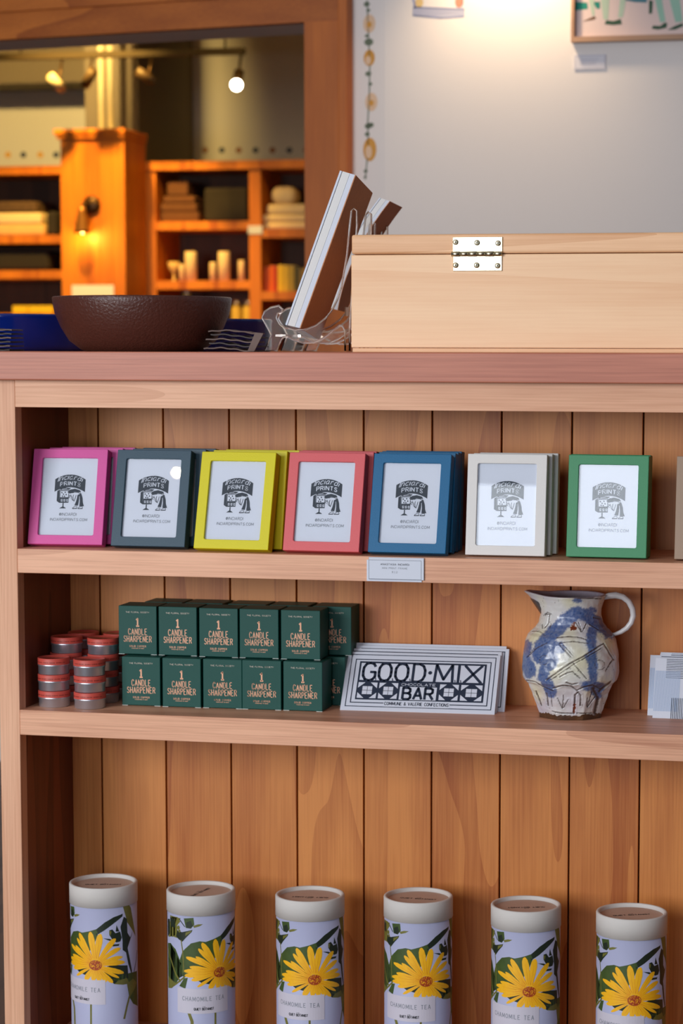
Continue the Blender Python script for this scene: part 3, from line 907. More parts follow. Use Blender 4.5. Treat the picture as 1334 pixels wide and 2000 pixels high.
def jrad(z):
    y = 1031-z*KC/KP
    for (ya, ra), (yb, rb) in zip(JR, JR[1:]):
        if ya >= y >= yb:
            t_ = (ya-y)/(ya-yb); t_ = t_*t_*(3-2*t_)*.5+t_*.5
            return (ra+(rb-ra)*t_)*KP
    return JR[-1][1]*KP


def dseg(p, a, b):
    dx, dy = b[0]-a[0], b[1]-a[1]; l = dx*dx+dy*dy
    t_ = max(0, min(1, ((p[0]-a[0])*dx+(p[1]-a[1])*dy)/l)) if l else 0
    return sqrt((p[0]-a[0]-t_*dx)**2+(p[1]-a[1]-t_*dy)**2)


BLUE = [([(500, 255), (590, 262), (650, 300), (710, 345), (760, 395)], 44), ([(520, 250), (430, 300), (370, 360), (300, 430), (235, 500)], 48),
        ([(260, 480), (380, 520)], 40), ([(240, 560), (300, 620)], 68), ([(265, 680), (250, 755)], 34), ([(270, 780), (310, 850)], 42),
        ([(630, 385), (622, 480), (628, 560), (640, 660), (640, 780)], 27), ([(590, 800), (640, 800), (710, 815)], 34), ([(660, 830), (690, 880)], 30),
        ([(125, 500), (100, 600), (150, 700)], 42), ([(630, 215), (650, 225)], 18), ([(500, 145), (530, 150)], 12), ([(590, 590), (600, 600)], 22), ([(740, 420), (800, 385)], 24)]
GRV = [([(380, 490), (470, 590)], 5), ([(400, 485), (480, 575)], 3), ([(490, 640), (590, 755)], 4), ([(720, 480), (560, 585), (460, 640), (280, 765)], 6), ([(700, 520), (500, 640), (310, 770)], 4),
       ([(360, 440), (450, 430), (540, 438), (590, 455)], 5), ([(380, 480), (480, 470), (600, 482)], 4), ([(380, 745), (440, 712), (480, 700), (540, 750)], 5),
       ([(330, 830), (400, 808), (470, 812), (520, 845), (570, 818), (640, 800), (720, 835)], 6), ([(120, 765), (190, 780), (250, 820), (330, 850)], 5), ([(435, 785), (480, 800), (520, 790)], 6),
       ([(505, 880), (498, 1020)], 8), ([(548, 880), (545, 960)], 6), ([(505, 880), (528, 858), (548, 880)], 6), ([(320, 1005), (400, 1020), (490, 1022)], 5), ([(520, 1018), (640, 1015)], 4),
       ([(365, 905), (400, 980)], 4), ([(412, 880), (402, 980)], 4), ([(450, 915), (405, 985)], 4), ([(640, 850), (600, 970)], 4), ([(600, 900), (595, 960)], 4), ([(665, 890), (605, 970)], 4),
       ([(505, 320), (545, 390)], 4), ([(525, 318), (548, 388)], 4), ([(585, 325), (555, 390)], 4), ([(270, 870), (285, 960)], 7), ([(310, 880), (320, 970)], 4),
       ([(265, 250), (300, 255), (285, 330), (260, 360)], 5), ([(240, 330), (245, 365)], 4), ([(310, 330), (300, 370)], 4), ([(250, 262), (285, 240), (315, 255)], 3),
       ([(130, 585), (200, 520), (280, 480)], 4), ([(150, 555), (190, 510)], 3), ([(650, 830), (690, 900), (670, 1010)], 14), ([(700, 850), (780, 770)], 8), ([(720, 480), (760, 540), (800, 600)], 5),
       ([(735, 690), (790, 600)], 4), ([(160, 380), (220, 385), (265, 420)], 4), ([(260, 82), (330, 105), (420, 130), (560, 136), (700, 128)], 5), ([(190, 850), (230, 960)], 5), ([(640, 275), (690, 280)], 5), ([(610, 330), (680, 370)], 4)]
RED = [([(490, 325), (470, 375), (500, 365)], 12), ([(500, 950), (497, 1015)], 9)]
BUMP = [(262, 612, 34, 5.0), (690, 645, 36, 6.0)]
jug = thing('ceramic_jug', 'white ceramic jug with blue splashes, carved lines and a round handle', 'jug', (.6945, .1135, Z2T+.0002), radians(8.4))
NA_, NZ_ = 288, 190
jv = []; jc = []
C_BODY = Vector(rgb(214, 214, 206)[:3]); C_BLUE = Vector(rgb(8, 70, 138)[:3]); C_LINE = Vector(rgb(62, 44, 36)[:3]); C_RED = Vector(rgb(112, 50, 28)[:3]); C_CLAY = Vector(rgb(96, 66, 42)[:3])
C_LIL = Vector(rgb(192, 186, 204)[:3]); C_CRM = Vector(rgb(218, 212, 176)[:3])
for j in range(NZ_):
    z = JZ0+(JZ1-JZ0)*j/(NZ_-1)
    r0 = jrad(z); yim = 1031-z*KC/KP
    for i in range(NA_):
        th = 2*pi*i/NA_-pi/2                   # th = -90 deg faces the camera
        a = (th+pi/2+pi) % (2*pi)-pi           # signed angle from the camera side
        r = r0
        # facets on the lower part
        if yim > 720:
            k_ = min(1, (yim-720)/60); ph = ((a+pi/8) % (pi/4))-pi/8
            r *= 1-k_*.055*(1-(cos(pi/8)/cos(ph)-cos(pi/8))/(1-cos(pi/8)))*0 - k_*(1-cos(pi/8)/cos(ph))*.75
        # spout towards image left
        dz = 0
        sp = max(0, cos(th-pi))
        if yim < 240:
            k_ = ((240-yim)/148)**1.6
            r += KP*95*k_*sp**10
            dz = KP*26*k_*sp**8
        P = (465+r0/KP*sin(a), yim+r0/KP*cos(a)*.17) if abs(a) < pi/2 else (465+r0/KP*sin(a)*1.0, yim)
        front = abs(a) < radians(97)
        nv = Vector((r*cos(th), r*sin(th), z))
        nz = mnoise.noise(nv*55)+.5*mnoise.noise(nv*150)
        nf = mnoise.noise(nv*420)
        c = C_BODY.lerp(C_LIL, max(0, min(1, .35+.7*mnoise.noise(nv*22+Vector((3, 1, 2))))))
        c = c.lerp(C_CRM, max(0, min(.8, 1.2*mnoise.noise(nv*35+Vector((9, 4, 2))))))
        dr = .0009*nz
        if front:
            db = min((min(dseg(P, q[m_], q[m_+1]) for m_ in range(len(q)-1))-w_) for q, w_ in BLUE)
            e = (db+nz*16+nf*12)/14
            if e < 1: c = c.lerp(C_BLUE, max(0, min(1, 1-e))*(.85+.15*nf))
            dg = min((min(dseg(P, q[m_], q[m_+1]) for m_ in range(len(q)-1))/w_) for q, w_ in GRV)
            if dg < 2.4:
                k_ = max(0, 1-dg/1.5)
                c = c.lerp(C_LINE, min(1, max(0, (1.05-dg)*2.2+nf*.8))*.9)
                dr -= .0011*k_
                if 1.2 < dg: dr += .0005
            drd = min((min(dseg(P, q[m_], q[m_+1]) for m_ in range(len(q)-1))-w_) for q, w_ in RED)
            if drd+nf*9 < 0: c = C_RED
            for bx_, by_, br_, bh_ in BUMP:
                d_ = sqrt((P[0]-bx_)**2+(P[1]-by_)**2)/br_
                if d_ < 1.25: dr += bh_*KP*max(0, 1-d_*d_)
                if .92 < d_ < 1.12 and nf > -.2: c = c.lerp(C_LINE, .7)
        if nf > .62: c = c.lerp(C_LINE, .6)
        zc = 40+16*mnoise.noise(Vector((a*3, 0, 4)))+14*mnoise.noise(Vector((a*9, 2, 4)))
        if z/KP < zc: c = C_CLAY.lerp(C_LINE, max(0, min(1, .5+nz*.5)))
        r += dr
        jv.append((r*cos(th), r*sin(th), z+dz)); jc.append(c)
# rim and inside
base = (NZ_-1)*NA_
inner = [(.955, .0012), (.9, -.0005), (.86, -.010), (.84, -.03), (.95, -.055), (1.2, -.085), (1.1, -.12), (.6, -.15), (0.01, -.151)]
for sc_, dz in inner:
    for i in range(NA_):
        x, y, z = jv[base+i]
        k_ = 1 if dz > -.02 else 0
        rr = sqrt(x*x+y*y); r_ = (rr if k_ else .041)*sc_
        jv.append((x/rr*r_, y/rr*r_, (z if k_ else JZ1)+dz)); jc.append(C_LIL if dz > -.005 else Vector(rgb(70, 62, 58)[:3]))
jf = []
NR = NZ_+len(inner)
for j in range(NR-1):
    for i in range(NA_):
        k_ = (i+1) % NA_
        jf.append((j*NA_+i, j*NA_+k_, (j+1)*NA_+k_, (j+1)*NA_+i))
jf.append(tuple(range(NA_))[::-1])
mbj = MB(); mbj.add(jv, jf, 0, True)
JM = vcol_mat('splashed glaze', .28)
jb = mbj.build('body', JM, jug)
ca = jb.data.color_attributes.new('Col', 'FLOAT_COLOR', 'POINT')
ca.data.foreach_set('color', [q for c in jc for q in (c[0], c[1], c[2], 1)])
hp = [(700, 118), (760, 98), (812, 92), (868, 104), (915, 140), (945, 195), (952, 250), (935, 305), (900, 348), (855, 378), (810, 395), (770, 400)]
hr = [17, 25, 27, 25, 24, 24, 24, 22, 20, 18, 14, 11]
JH = mat('handle glaze', rgb(206, 204, 206), .3, bump=.4, bscale=120, var=.14, vscale=90)
MB().tube([((q[0]-465)*KP, 0, (1031-q[1])*KP/KC) for q in hp], [r*KP for r in hr], 14).build('handle', JH, jug)

# ------------------------------------------------------------------ tea canisters
CR, CHH, LIDH = .0436, .2198, .0262


def can_xy(px, py, cx=617., hw=482., cc=207., bb=112., sc=.1400, rot=0.):
    """a point of the artwork measured on a zoomed view of the canister -> (u along the wall, height)"""
    s_ = max(-.995, min(.995, (px-cx)/hw)); th = asin(s_)
    v = (py-(cc+bb*cos(th)))*sc/.972*(CR/(hw*sc))
    return ((th+rot)*CR, CHH-v)


def make_canister(label):
    t = thing('tea_canister', label, 'canister', group='chamomile tea canisters on the bottom shelf')
    MB().lathe([(0, 0), (CR*.985, 0), (CR, .001), (CR, .02), (CR, CHH-LIDH+.001), (CR*.97, CHH-LIDH+.001)], 96).build('tube_body', M_SKY, t)
    Ro = CR+.0009
    lid = MB().lathe([(CR*.99, CHH-LIDH), (Ro, CHH-LIDH), (Ro, CHH-.0015), (Ro-.0006, CHH-.0004), (Ro-.0018, CHH), (Ro-.0034, CHH-.0002), (Ro-.0044, CHH-.0012), (Ro-.0046, CHH-.0052), (0, CHH-.0052)], 96).build('lid', M_CREAM, t)
    MB().lathe([(Ro-.0047, CHH-.0050), (0, CHH-.0050)], 64, smooth=False).build('lid_disc', M_KRAFTL, lid)
    la = Art()
    la.text('QUIET BOTANIST', -.0235, .0235, -.002, .0042, .0009, 0, 1)
    la.text('THE', -.003, .003, .0042, .0016, .0004, 0, 1)
    la.build('lid_lettering', [M_BLACKT], lambda u, v, l: Vector((u, v, CHH-.0049+EPS*l)), lid)
    a = Art()
    K = can_xy
    P = lambda pts, mi, ly: a.poly([K(*q) for q in pts], mi, ly)
    G, D, O, Yl, Or, Ru = 0, 1, 2, 3, 4, 5
    # leaves behind the flower
    P([(205, 1180), (235, 1060), (330, 958), (440, 940), (520, 958), (640, 928), (745, 890), (770, 960), (720, 1090), (640, 1220), (560, 1350), (430, 1420), (240, 1420), (205, 1320)], G, 1)
    P([(735, 900), (860, 782), (960, 700), (1045, 642), (1042, 682), (960, 790), (850, 900), (745, 975)], D, 1)
    P([(470, 1200), (600, 1340), (560, 1390), (440, 1340)], D, 2)
    P([(350, 1440), (460, 1530), (570, 1560), (650, 1500), (620, 1440)], D, 1)
    P([(820, 1440), (940, 1380), (1075, 1380), (1080, 1560), (1050, 1650), (960, 1655), (900, 1600)], D, 1)
    P([(960, 1655), (1000, 1600), (1070, 1560), (1085, 1640), (1040, 1660)], O, 2)
    # left stem, buds and leaf
    P([(137, 930), (170, 1080), (205, 1200), (245, 1260), (250, 1400), (205, 1430), (150, 1515), (137, 1520)], D, 1)
    P([(250, 1440), (290, 1440), (262, 1590), (200, 1545)], G, 1)
    a.stroke([K(*q) for q in ((172, 1515), (240, 1440), (275, 1390), (290, 1370))], .0022, O, 2)
    a.stroke([K(*q) for q in ((222, 900), (236, 1050), (242, 1200), (246, 1360))], .0016, O, 3)
    P([(250, 598), (362, 602), (372, 700), (330, 752), (272, 735)], G, 2)
    P([(275, 660), (330, 640), (355, 720), (320, 748), (280, 730)], D, 3)
    P([(355, 715), (420, 700), (485, 705), (440, 730), (370, 745)], O, 2)
    P([(185, 760), (230, 790), (350, 770), (340, 800), (275, 870), (235, 925), (200, 890), (175, 840)], D, 2)
    P([(270, 800), (340, 778), (330, 800), (265, 850)], O, 3)
    a.ell(*K(198, 722), .0022, .0028, O, 3); a.ell(*K(205, 770), .002, .002, O, 3)
    P([(137, 540), (190, 575), (215, 640), (185, 690), (190, 790), (150, 850), (137, 830)], O, 1)
    P([(137, 560), (165, 600), (170, 720), (140, 700)], D, 2)
    a.stroke([K(*q) for q in ((205, 600), (232, 660), (262, 720))], .0012, D, 2)
    # second leaf group on the left flank, seen on the turned canister
    K2 = lambda px, py: can_xy(px, py, 485., 452., 240., 105., .15, radians(-22))
    P2 = lambda pts, mi, ly: a.poly([K2(*q) for q in pts], mi, ly)
    P2([(45, 960), (90, 960), (160, 1040), (210, 1160), (235, 1260), (220, 1400), (150, 1520), (45, 1560)], G, 1)
    P2([(45, 1380), (180, 1500), (100, 1560), (45, 1560)], O, 2)
    a.stroke([K2(*q) for q in ((45, 1010), (100, 1200), (160, 1370), (225, 1470))], .0026, O, 3)
    P2([(95, 605), (235, 630), (180, 700), (150, 720)], O, 1)
    P2([(45, 700), (110, 660), (170, 780), (220, 900), (120, 870), (60, 880)], O, 1)
    P2([(45, 640), (80, 640), (80, 830), (45, 880)], D, 2)
    # right bud and stems, seen on the canister turned the other way
    K1 = lambda px, py: can_xy(px, py, 530., 437., 210., 112., .155, radians(28.3))
    P1 = lambda pts, mi, ly: a.poly([K1(*q) for q in pts], mi, ly)
    P1([(600, 860), (640, 850), (680, 900), (740, 880), (760, 960), (740, 1010), (690, 1020), (640, 985), (600, 920)], D, 2)
    P1([(682, 880), (694, 795), (730, 880)], D, 2)
    P1([(520, 960), (600, 970), (690, 1000), (640, 1010)], D, 2)
    P1([(610, 1045), (730, 1040), (720, 1065), (640, 1070)], D, 2)
    P1([(600, 860), (630, 880), (615, 930), (598, 900)], O, 3)
    P1([(780, 560), (860, 540), (880, 570), (915, 780), (940, 950), (900, 870), (835, 770)], O, 1)
    P1([(745, 820), (790, 690), (830, 720), (835, 900), (870, 960), (905, 870), (840, 1080), (820, 1160), (770, 1120), (770, 1000)], D, 1)
    P1([(800, 1080), (835, 1100), (890, 1400), (880, 1440), (840, 1300)], D, 1)
    a.stroke([K1(*q) for q in ((958, 1130), (945, 1260), (915, 1410))], .002, D, 1)
    P1([(640, 1500), (760, 1440), (880, 1420), (955, 1400), (955, 1560), (960, 1870), (900, 1830), (850, 1740), (810, 1500), (720, 1530)], G, 1)
    P1([(820, 1560), (900, 1500), (950, 1560), (860, 1730)], O, 2)
    a.stroke([K1(*q) for q in ((855, 1720), (820, 1850), (780, 2020))], .0032, O, 2)
    # flower
    cx, cy = 730, 1402
    tips = [(270, 1145, 64), (385, 1150, 50), (418, 1042, 58), (465, 965, 82), (655, 932, 96), (800, 948, 92), (975, 1000, 66), (1020, 1130, 60), (1040, 1255, 60), (1058, 1330, 76), (1050, 1490, 74), (1008, 1562, 44), (945, 1640, 62), (870, 1632, 60), (785, 1640, 72), (690, 1635, 76), (565, 1632, 84), (402, 1582, 46), (330, 1480, 70), (255, 1405, 78), (245, 1338, 70), (310, 1288, 60)]
    for i, (tx, ty, w_) in enumerate(tips):
        dx, dy = tx-cx, ty-cy; l = sqrt(dx*dx+dy*dy); nx, ny = -dy/l, dx/l
        pts = []
        for f_, k_ in ((.15, .45), (.5, .85), (.75, 1.0), (.9, .8), (.98, .4)):
            pts.append((cx+dx*f_+nx*w_*.5*k_, cy+dy*f_+ny*w_*.5*k_))
        for f_, k_ in ((1.0, .1), (.97, -.45), (.88, -.85), (.72, -1.0), (.5, -.85), (.15, -.45)):
            pts.append((cx+dx*f_+nx*w_*.5*k_, cy+dy*f_+ny*w_*.5*k_))
        P(pts, Yl, 3+(i % 2))
        a.stroke([K(cx+dx*.2+nx*w_*.25, cy+dy*.2+ny*w_*.25), K(cx+dx*.6+nx*w_*.42, cy+dy*.6+ny*w_*.42)], [.0007, .0002], Or, 5, joins=False)
        a.stroke([K(cx+dx*.2, cy+dy*.2), K(cx+dx*.8, cy+dy*.8)], [.0006, .0002], Or, 5, joins=False)
    u0, v0 = K(728, 1405)
    a.ell(u0, v0, .0086, .0068, Ru, 6, 24)
    rr = random.Random(3)
    for i in range(46):
        an = rr.uniform(0, 2*pi); d_ = sqrt(rr.random())
        a.ell(u0+.008*d_*cos(an), v0+.0062*d_*sin(an)+.001, .0005, .0008, Yl if rr.random() < .55 else Or, 7, 6)
    a.build('flower_print', [M_LEAF, M_LEAFD, M_OLIVE, M_YEL, M_ORA, M_RUST], lambda u, v, l: Vector(((CR+.00005*l)*sin(u/CR), -(CR+.00005*l)*cos(u/CR), min(v, CHH-LIDH-.0001))), t, .0035)
    # label patch with lettering
    cyl = lambda u, v, l: Vector(((CR+.0003+.00008*l)*sin(u/CR), -(CR+.0003+.00008*l)*cos(u/CR), v))
    pu0, pv0 = K(185, 1612); pu1, pv1 = K(858, 1618); lz0 = K(500, 1968)[1]; lz1 = K(500, 1618)[1]
    b = Art(); b.rect(pu0, lz0, pu1, lz1, 0, 0)
    lab = b.build('label', [M_PATCH], cyl, t, .0035)
    c = Art(); m0 = K(233, 1700)[0]; m1 = K(788, 1700)[0]; zc_ = K(500, 1788)[1]
    c.text('CHAMOMILE TEA', m0, m1, zc_, .0052, .00062, 0, 1, serif=.55, gap=1.5)
    q0 = K(360, 1900)[0]; q1 = K(630, 1900)[0]; qz = K(500, 1918)[1]
    c.text('QUIET BOTANIST', q0, q1, qz, .0030, .00072, 1, 1, gap=1.3)
    c.text('THE', (q0+q1)/2-.0018, (q0+q1)/2+.0018, qz+.0038, .0010, .00026, 1, 1)
    c.build('lettering', [M_INK2, M_BLACKT], cyl, lab, .0035)
    st = Art()
    st.stroke([K(300, 1940), K(335, 2060), K(350, 2500)], .0042, 0, 1); st.stroke([K(655, 1960), K(650, 2500)], .0026, 0, 1)
    st.build('stem_print', [M_OLIVE], lambda u, v, l: Vector(((CR+.00012)*sin(u/CR), -(CR+.00012)*cos(u/CR), max(v, .002))), t, .0035)
    return t


CANS = [(.0822, .0749, -.50, 'standing next to the dark left side panel', 40), (.2199, .0641, .33, 'second from the left, flower turned to the right', 60),
        (.3654, .0677, -.10, 'third from the left, lid text upside down', 180), (.5032, .0899, 0, 'fourth from the left, set deepest on the shelf', 0),
        (.6458, .0760, -.12, 'fifth from the left, second from the right', 165), (.7811, .0672, -.13, 'rightmost of the row', 10)]
LIDROT = [-.15, 1.05, 2.95, -.22, 3.25, .25]
can0 = None
for i, (x, y, rz, lb, _) in enumerate(CANS):
    lb = 'chamomile tea canister with yellow flower, '+lb
    c = make_canister(lb) if can0 is None else dup(can0, label=lb)
    can0 = can0 or c
    az = atan2(CAM.x-x, y-CAM.y)                     # turn the artwork towards the viewer's side, then its own twist
    c.location = (x, y, ZB+.0002); c.rotation_euler = (0, 0, az+rz)
    for ch in c.children:
        if ch.name.startswith('lid'): ch.rotation_euler = (0, 0, LIDROT[i]-rz)

# ------------------------------------------------------------------ things on the counter
# pine box with hinge
bx = at(686, 688, .02).x
bxr = 1.02
pb = thing('pine_box', 'large pale pine box with hinged lid at the front of the counter', 'box', (0, 0, 0))
MB().box(bx+.0012, bxr, .0212, .26, CT, CT+.0052).build('base_board', M_PINEL, pb, .0008)
MB().box(bx, bxr, .02, .262, CT+.0056, 1.1170).build('box_body', M_PINE, pb, .0012)
MB().box(bx+.0004, bxr, .0196, .262, 1.1178, 1.1415).build('box_lid', M_PINEL, pb, .0028, 3)
h0 = at(884, 463, .018); h1 = at(981, 529, .018); hz = at(930, 496, .018).z
hg = MB().box(h0.x, h1.x, .0178, .0196, hz+.001, h0.z, 0).box(h0.x+.0006, h1.x-.0004, .0182, .02, h1.z, hz-.001, 0).build('hinge', [M_BRASS], pb, .0005)
kn = MB(); n = 6
for i in range(n):
    xa = h0.x-.001+(h1.x-h0.x+.001)*i/n; xb = xa+(h1.x-h0.x+.001)/n-.0003
    kn.tube([(xa, .0172, hz), (xb, .0172, hz)], .0029 if i % 2 else .0031, 14)
kn.build('hinge_knuckle', M_BRASS, hg)
for (px, py) in ((890, 473), (932, 474), (973, 475), (890, 518), (931, 518), (972, 519)):
    q = at(px, py, .0176)
    sc_ = MB().lathe([(.0034, .0), (.0034, .0006), (.0022, .0012), (0, .0013)], 20)
    sc_.v = [(q.x+v[0], .0178-v[2], q.z+v[1]) for v in sc_.v]
    an = random.uniform(0, 1.5)
    for k_ in (0, pi/2):
        d1 = Vector((cos(an+k_), 0, sin(an+k_))); d2 = Vector((-d1.z, 0, d1.x))
        c0 = Vector((q.x, .0163, q.z))
        sc_.add([c0+d1*.0019+d2*.0004, c0-d1*.0019+d2*.0004, c0-d1*.0019-d2*.0004, c0+d1*.0019-d2*.0004], [(0, 1, 2, 3)], 1)
    sc_.build('screw', [M_BRASS, M_DARKM], hg)

# stoneware bowl
bc = Vector((.1120, .165, CT))
bowl = tag(MB().lathe([(0, .0), (.072, .0), (.080, .002), (.096, .014), (.107, .032), (.1145, .050), (.1172, .0645), (.1178, .0700), (.1165, .0715), (.1125, .0710), (.1115, .064), (.102, .038), (.085, .016), (.05, .008), (0, .007)], 96).build('stoneware_bowl', M_STONE, None, loc=bc), 'large dark brown stoneware bowl near the left of the counter', 'bowl')
bowl.rotation_euler = (0, 0, 0)

# two cobalt dishes behind the bowl


def dish(name, c, r, h, lb):
    return tag(MB().lathe([(0, 0), (r*.97, 0), (r*.995, .003), (r, .008), (r, h-.006), (r+.0012, h-.003), (r, h), (r-.004, h), (r-.006, h-.004), (r-.006, .01), (r-.012, .006), (0, .006)], 96).build('glazed_dish', M_BLUE, None, loc=c), lb, 'dish', 'cobalt blue dishes on the counter')


dl = at(10, 640, .36)
dish('dish', (dl.x, .37, CT), .135, .0515, 'glossy cobalt blue dish at the far left, behind the brown bowl')
dr_ = at(440, 650, .40)
dish('dish', (dr_.x-.030, .445, CT), .082, .0465, 'glossy cobalt blue dish behind the curled leather pieces, right of the bowl')

# curled leather pieces in two piles


def leather(name, cx, y, z, wdt, dpt, bend, ph, mt, lb, rz=0):
    n = 14; t_ = .0016; mb = MB(); vs = []
    for s in range(n+1):
        u = s/n; x = (u-.5)*wdt; zz = bend*(sin(u*pi*1.3+ph)-sin(ph)*.5)+.0006*sin(u*19+ph*3)
        vs.append((x, zz))
    zmin = min(q[1] for q in vs)
    for q, q2 in zip(vs, vs[1:]):
        a0, b0 = q[1]-zmin, q2[1]-zmin
        mb.hexa([(q[0], -dpt/2, a0), (q2[0], -dpt/2, b0), (q2[0], dpt/2, b0), (q[0], dpt/2, a0), (q[0], -dpt/2, a0+t_), (q2[0], -dpt/2, b0+t_), (q2[0], dpt/2, b0+t_), (q[0], dpt/2, a0+t_)])
    o = mb.build('leather_piece', mt, None, loc=(cx, y, z), weld=False); o.rotation_euler = (0, 0, rz)
    return tag(o, lb, 'leather piece', 'curled leather pieces on the counter')


lx = at(458, 670, .14).x
for i in range(5):
    leather('leather_piece', lx+(-.004, .003, -.002, .004, 0)[i], .150, CT+.0002+i*.0056, .066, .045, .0022, (.3, 1.1, .5, .9, .2)[i], (M_LEATH, M_LEATHD)[i % 2], 'curled dark brown leather piece, %s in the pile beside the clear easel' % ('lowest', 'second from the bottom', 'middle', 'second from the top', 'topmost')[i], .05*i-.1)
p_ = [at(482, 687, .11), at(495, 687, .11), at(513, 652, .11), at(497, 650, .11)]
tb = MB().prism([Vector((q.x, 0, q.z-CT)) for q in p_], (0, 0, 0), (0, .0022, 0)).build('leather_tab', M_LEATH, None, loc=(0, .113, CT+.0006))
tag(tb, 'flat brown leather tab standing on edge in front of the curled pile', 'leather piece')
lx2 = at(-22, 660, .12).x
for i in range(6):
    leather('leather_piece', lx2, .14, CT+.0002+i*.0053, .062, .05, .0014, .6+.1*i, (M_LEATHD, M_LEATH)[i % 2], 'dark leather strip at the left photo edge, %s of its pile' % ('lowest', 'second from the bottom', 'third from the bottom', 'fourth from the bottom', 'second from the top', 'topmost')[i], .02*i)

# clear plastic easels
PRO = [(516, 688), (529, 654), (511, 621), (515, 609), (528, 600), (543, 597), (551, 604), (549, 610), (541, 612), (539, 621), (545, 633), (554, 640), (574, 645), (596, 643), (615, 636), (635, 621), (648, 605), (658, 585), (666, 560), (676, 500), (682, 440), (685, 412), (690, 407), (696, 411), (696, 440), (690, 520), (685, 590), (682, 640), (682, 688), (673, 688), (673, 646), (668, 637), (661, 635), (648, 648), (632, 660), (612, 669), (592, 670), (572, 664), (561, 658), (553, 658), (547, 666), (540, 688)]
EY = .055


def epts(Yp, dx=0):
    return [Vector((at(px, py, EY).x+dx, 0, max(at(px, py, EY).z, CT+.0018)-CT)) for px, py in PRO]


es = thing('plate_easel', 'clear plastic easel holding the paper pad, left of the pine box', 'easel', (0, EY, CT), group='clear plastic easels')
EP = epts(EY)
side = None
for k_, dy in enumerate((0, .075)):
    if side is None:
        side = MB().prism(EP, (0, .0014, 0), (0, .0038, 0)).build('easel_side', M_WEB, es)
        MB().tube([p+Vector((0, .0026, 0)) for p in EP], .0013, 8, closed=True).build('easel_rim', M_CLEAR, side)
    else:
        o2 = side.copy(); COL.objects.link(o2); o2.parent = es; o2.location = (0, dy, 0)
        o3 = side.children[0].copy(); COL.objects.link(o3); o3.parent = o2
xb = at(520, 640, EY).x; zb = at(520, 640, EY).z-CT
MB().box(at(536, 655, EY).x, at(556, 655, EY).x, .0035, .0742, .019, .022).build('cross_bar', M_CLEAR, es)
MB().box(at(672, 600, EY).x, at(680, 600, EY).x, .0035, .0742, .045, .056).build('cross_bar', M_CLEAR, es)
es2 = dup(es, loc=(-.045, .335, CT), rot=(0, 0, .0), label='clear plastic easel behind the pine box, only its tips showing')


def pad(name, prof_near, prof_far, lb, kraft_side=True):
    """page block between two side profiles; a profile is left edge bottom-to-top and right edge bottom-to-top"""
    t_ = thing(name, lb, 'paper pad', (0, 0, 0), group='paper pads on easels')

    def strip(f0, f1, mt, nm):
        mb = MB(); Lp = []; n_ = len(prof_near[0])
        for (nl, nr, fl, fr_) in zip(prof_near[0], prof_near[1], prof_far[0], prof_far[1]):
            Lp.append((nl.lerp(nr, f0), nl.lerp(nr, f1), fl.lerp(fr_, f1), fl.lerp(fr_, f0)))
        v = [q for r in Lp for q in r]; f = []
        for j in range(n_-1):
            for i in range(4):
                k2 = (i+1) % 4; f.append((j*4+i, j*4+k2, (j+1)*4+k2, (j+1)*4+i))
        f.append((3, 2, 1, 0)); f.append(tuple((n_-1)*4+i for i in range(4)))
        mb.add(v, f); return mb.build(nm, mt, t_)
    strip(0, .12, M_WHITE, 'front_cover'); strip(.165, .62, M_PAGE, 'page_block'); strip(.635, .94, M_WHITE, 'page_block'); strip(.94, 1.0, M_KRAFT, 'back_cover')
    return t_


def lerp_pts(a, b, n, bow=0, bd=Vector((1, 0, 0))):
    return [a.lerp(b, i/n)+bd*(bow*4*(i/n)*(1-i/n)) for i in range(n+1)]


ya, yb_ = .050, .158
nb = at(557, 634, ya); nt_ = at(664, 333, ya); rbm = at(587, 641, ya); rt = at(695, 342, ya)
dv = Vector((at(728, 377, yb_).x-rt.x, yb_-ya, at(728, 377, yb_).z-rt.z))
dvb = Vector((dv.x, dv.y, dv.z))
pad('paper_pad', (lerp_pts(nb, nt_, 6), lerp_pts(rbm, rt, 6)), ([p+dvb for p in lerp_pts(nb, nt_, 6)], [p+dvb for p in lerp_pts(rbm, rt, 6, )]), 'white-edged paper pad with kraft back leaning in the clear easel')
ya, yb_ = .345, .43
nt_ = at(741, 386, ya); rt = at(762, 393, ya); nb = at(640, 600, ya); rbm = at(660, 606, ya)
dv = at(786, 405, yb_)-rt
bw = -.012
pad('paper_pad', (lerp_pts(nb, nt_, 10, bw), lerp_pts(rbm, rt, 10, bw)), ([p+dv for p in lerp_pts(nb, nt_, 10, bw)], [p+dv for p in lerp_pts(rbm, rt, 10, bw)]), 'curved paper pad with kraft back rising behind the pine box')

# ------------------------------------------------------------------ white wall: framed picture, wall label, lamp out of frame
q0 = at(1118, 85, YW); q1x = q0.x+.62
pf = thing('framed_picture', 'framed picture of walking legs and shoes at the top right of the white wall', 'picture', (0, YW, 0))
fm = wood('picture frame wood', rgb(190, 150, 118), rgb(150, 108, 78), 'X')
fr_ = MB(); fz0, fz1 = q0.z, q0.z+.5
fr_.box(q0.x, q1x, -.025, 0, fz0, fz0+.011).box(q0.x, q1x, -.025, 0, fz1-.011, fz1).box(q0.x, q0.x+.007, -.025, 0, fz0+.011, fz1-.011).box(q1x-.007, q1x, -.025, 0, fz0+.011, fz1-.011)
fr_.build('frame', fm, pf)
AM = [mat('picture ground', rgb(216, 196, 194), .8), mat('teal paint', rgb(24, 132, 118), .8), mat('pale sage paint', rgb(176, 196, 178), .8), mat('dark green paint', rgb(52, 84, 66), .8), mat('brown paint', rgb(112, 82, 56), .8), mat('blue grey paint', rgb(74, 122, 138), .8), mat('mint paint', rgb(150, 190, 174), .8)]
aa = Art(); AP = lambda px, py: (at(1100+px*.1754, py*.1754, YW-.01).x, at(1100+px*.1754, py*.1754, YW-.01).z)
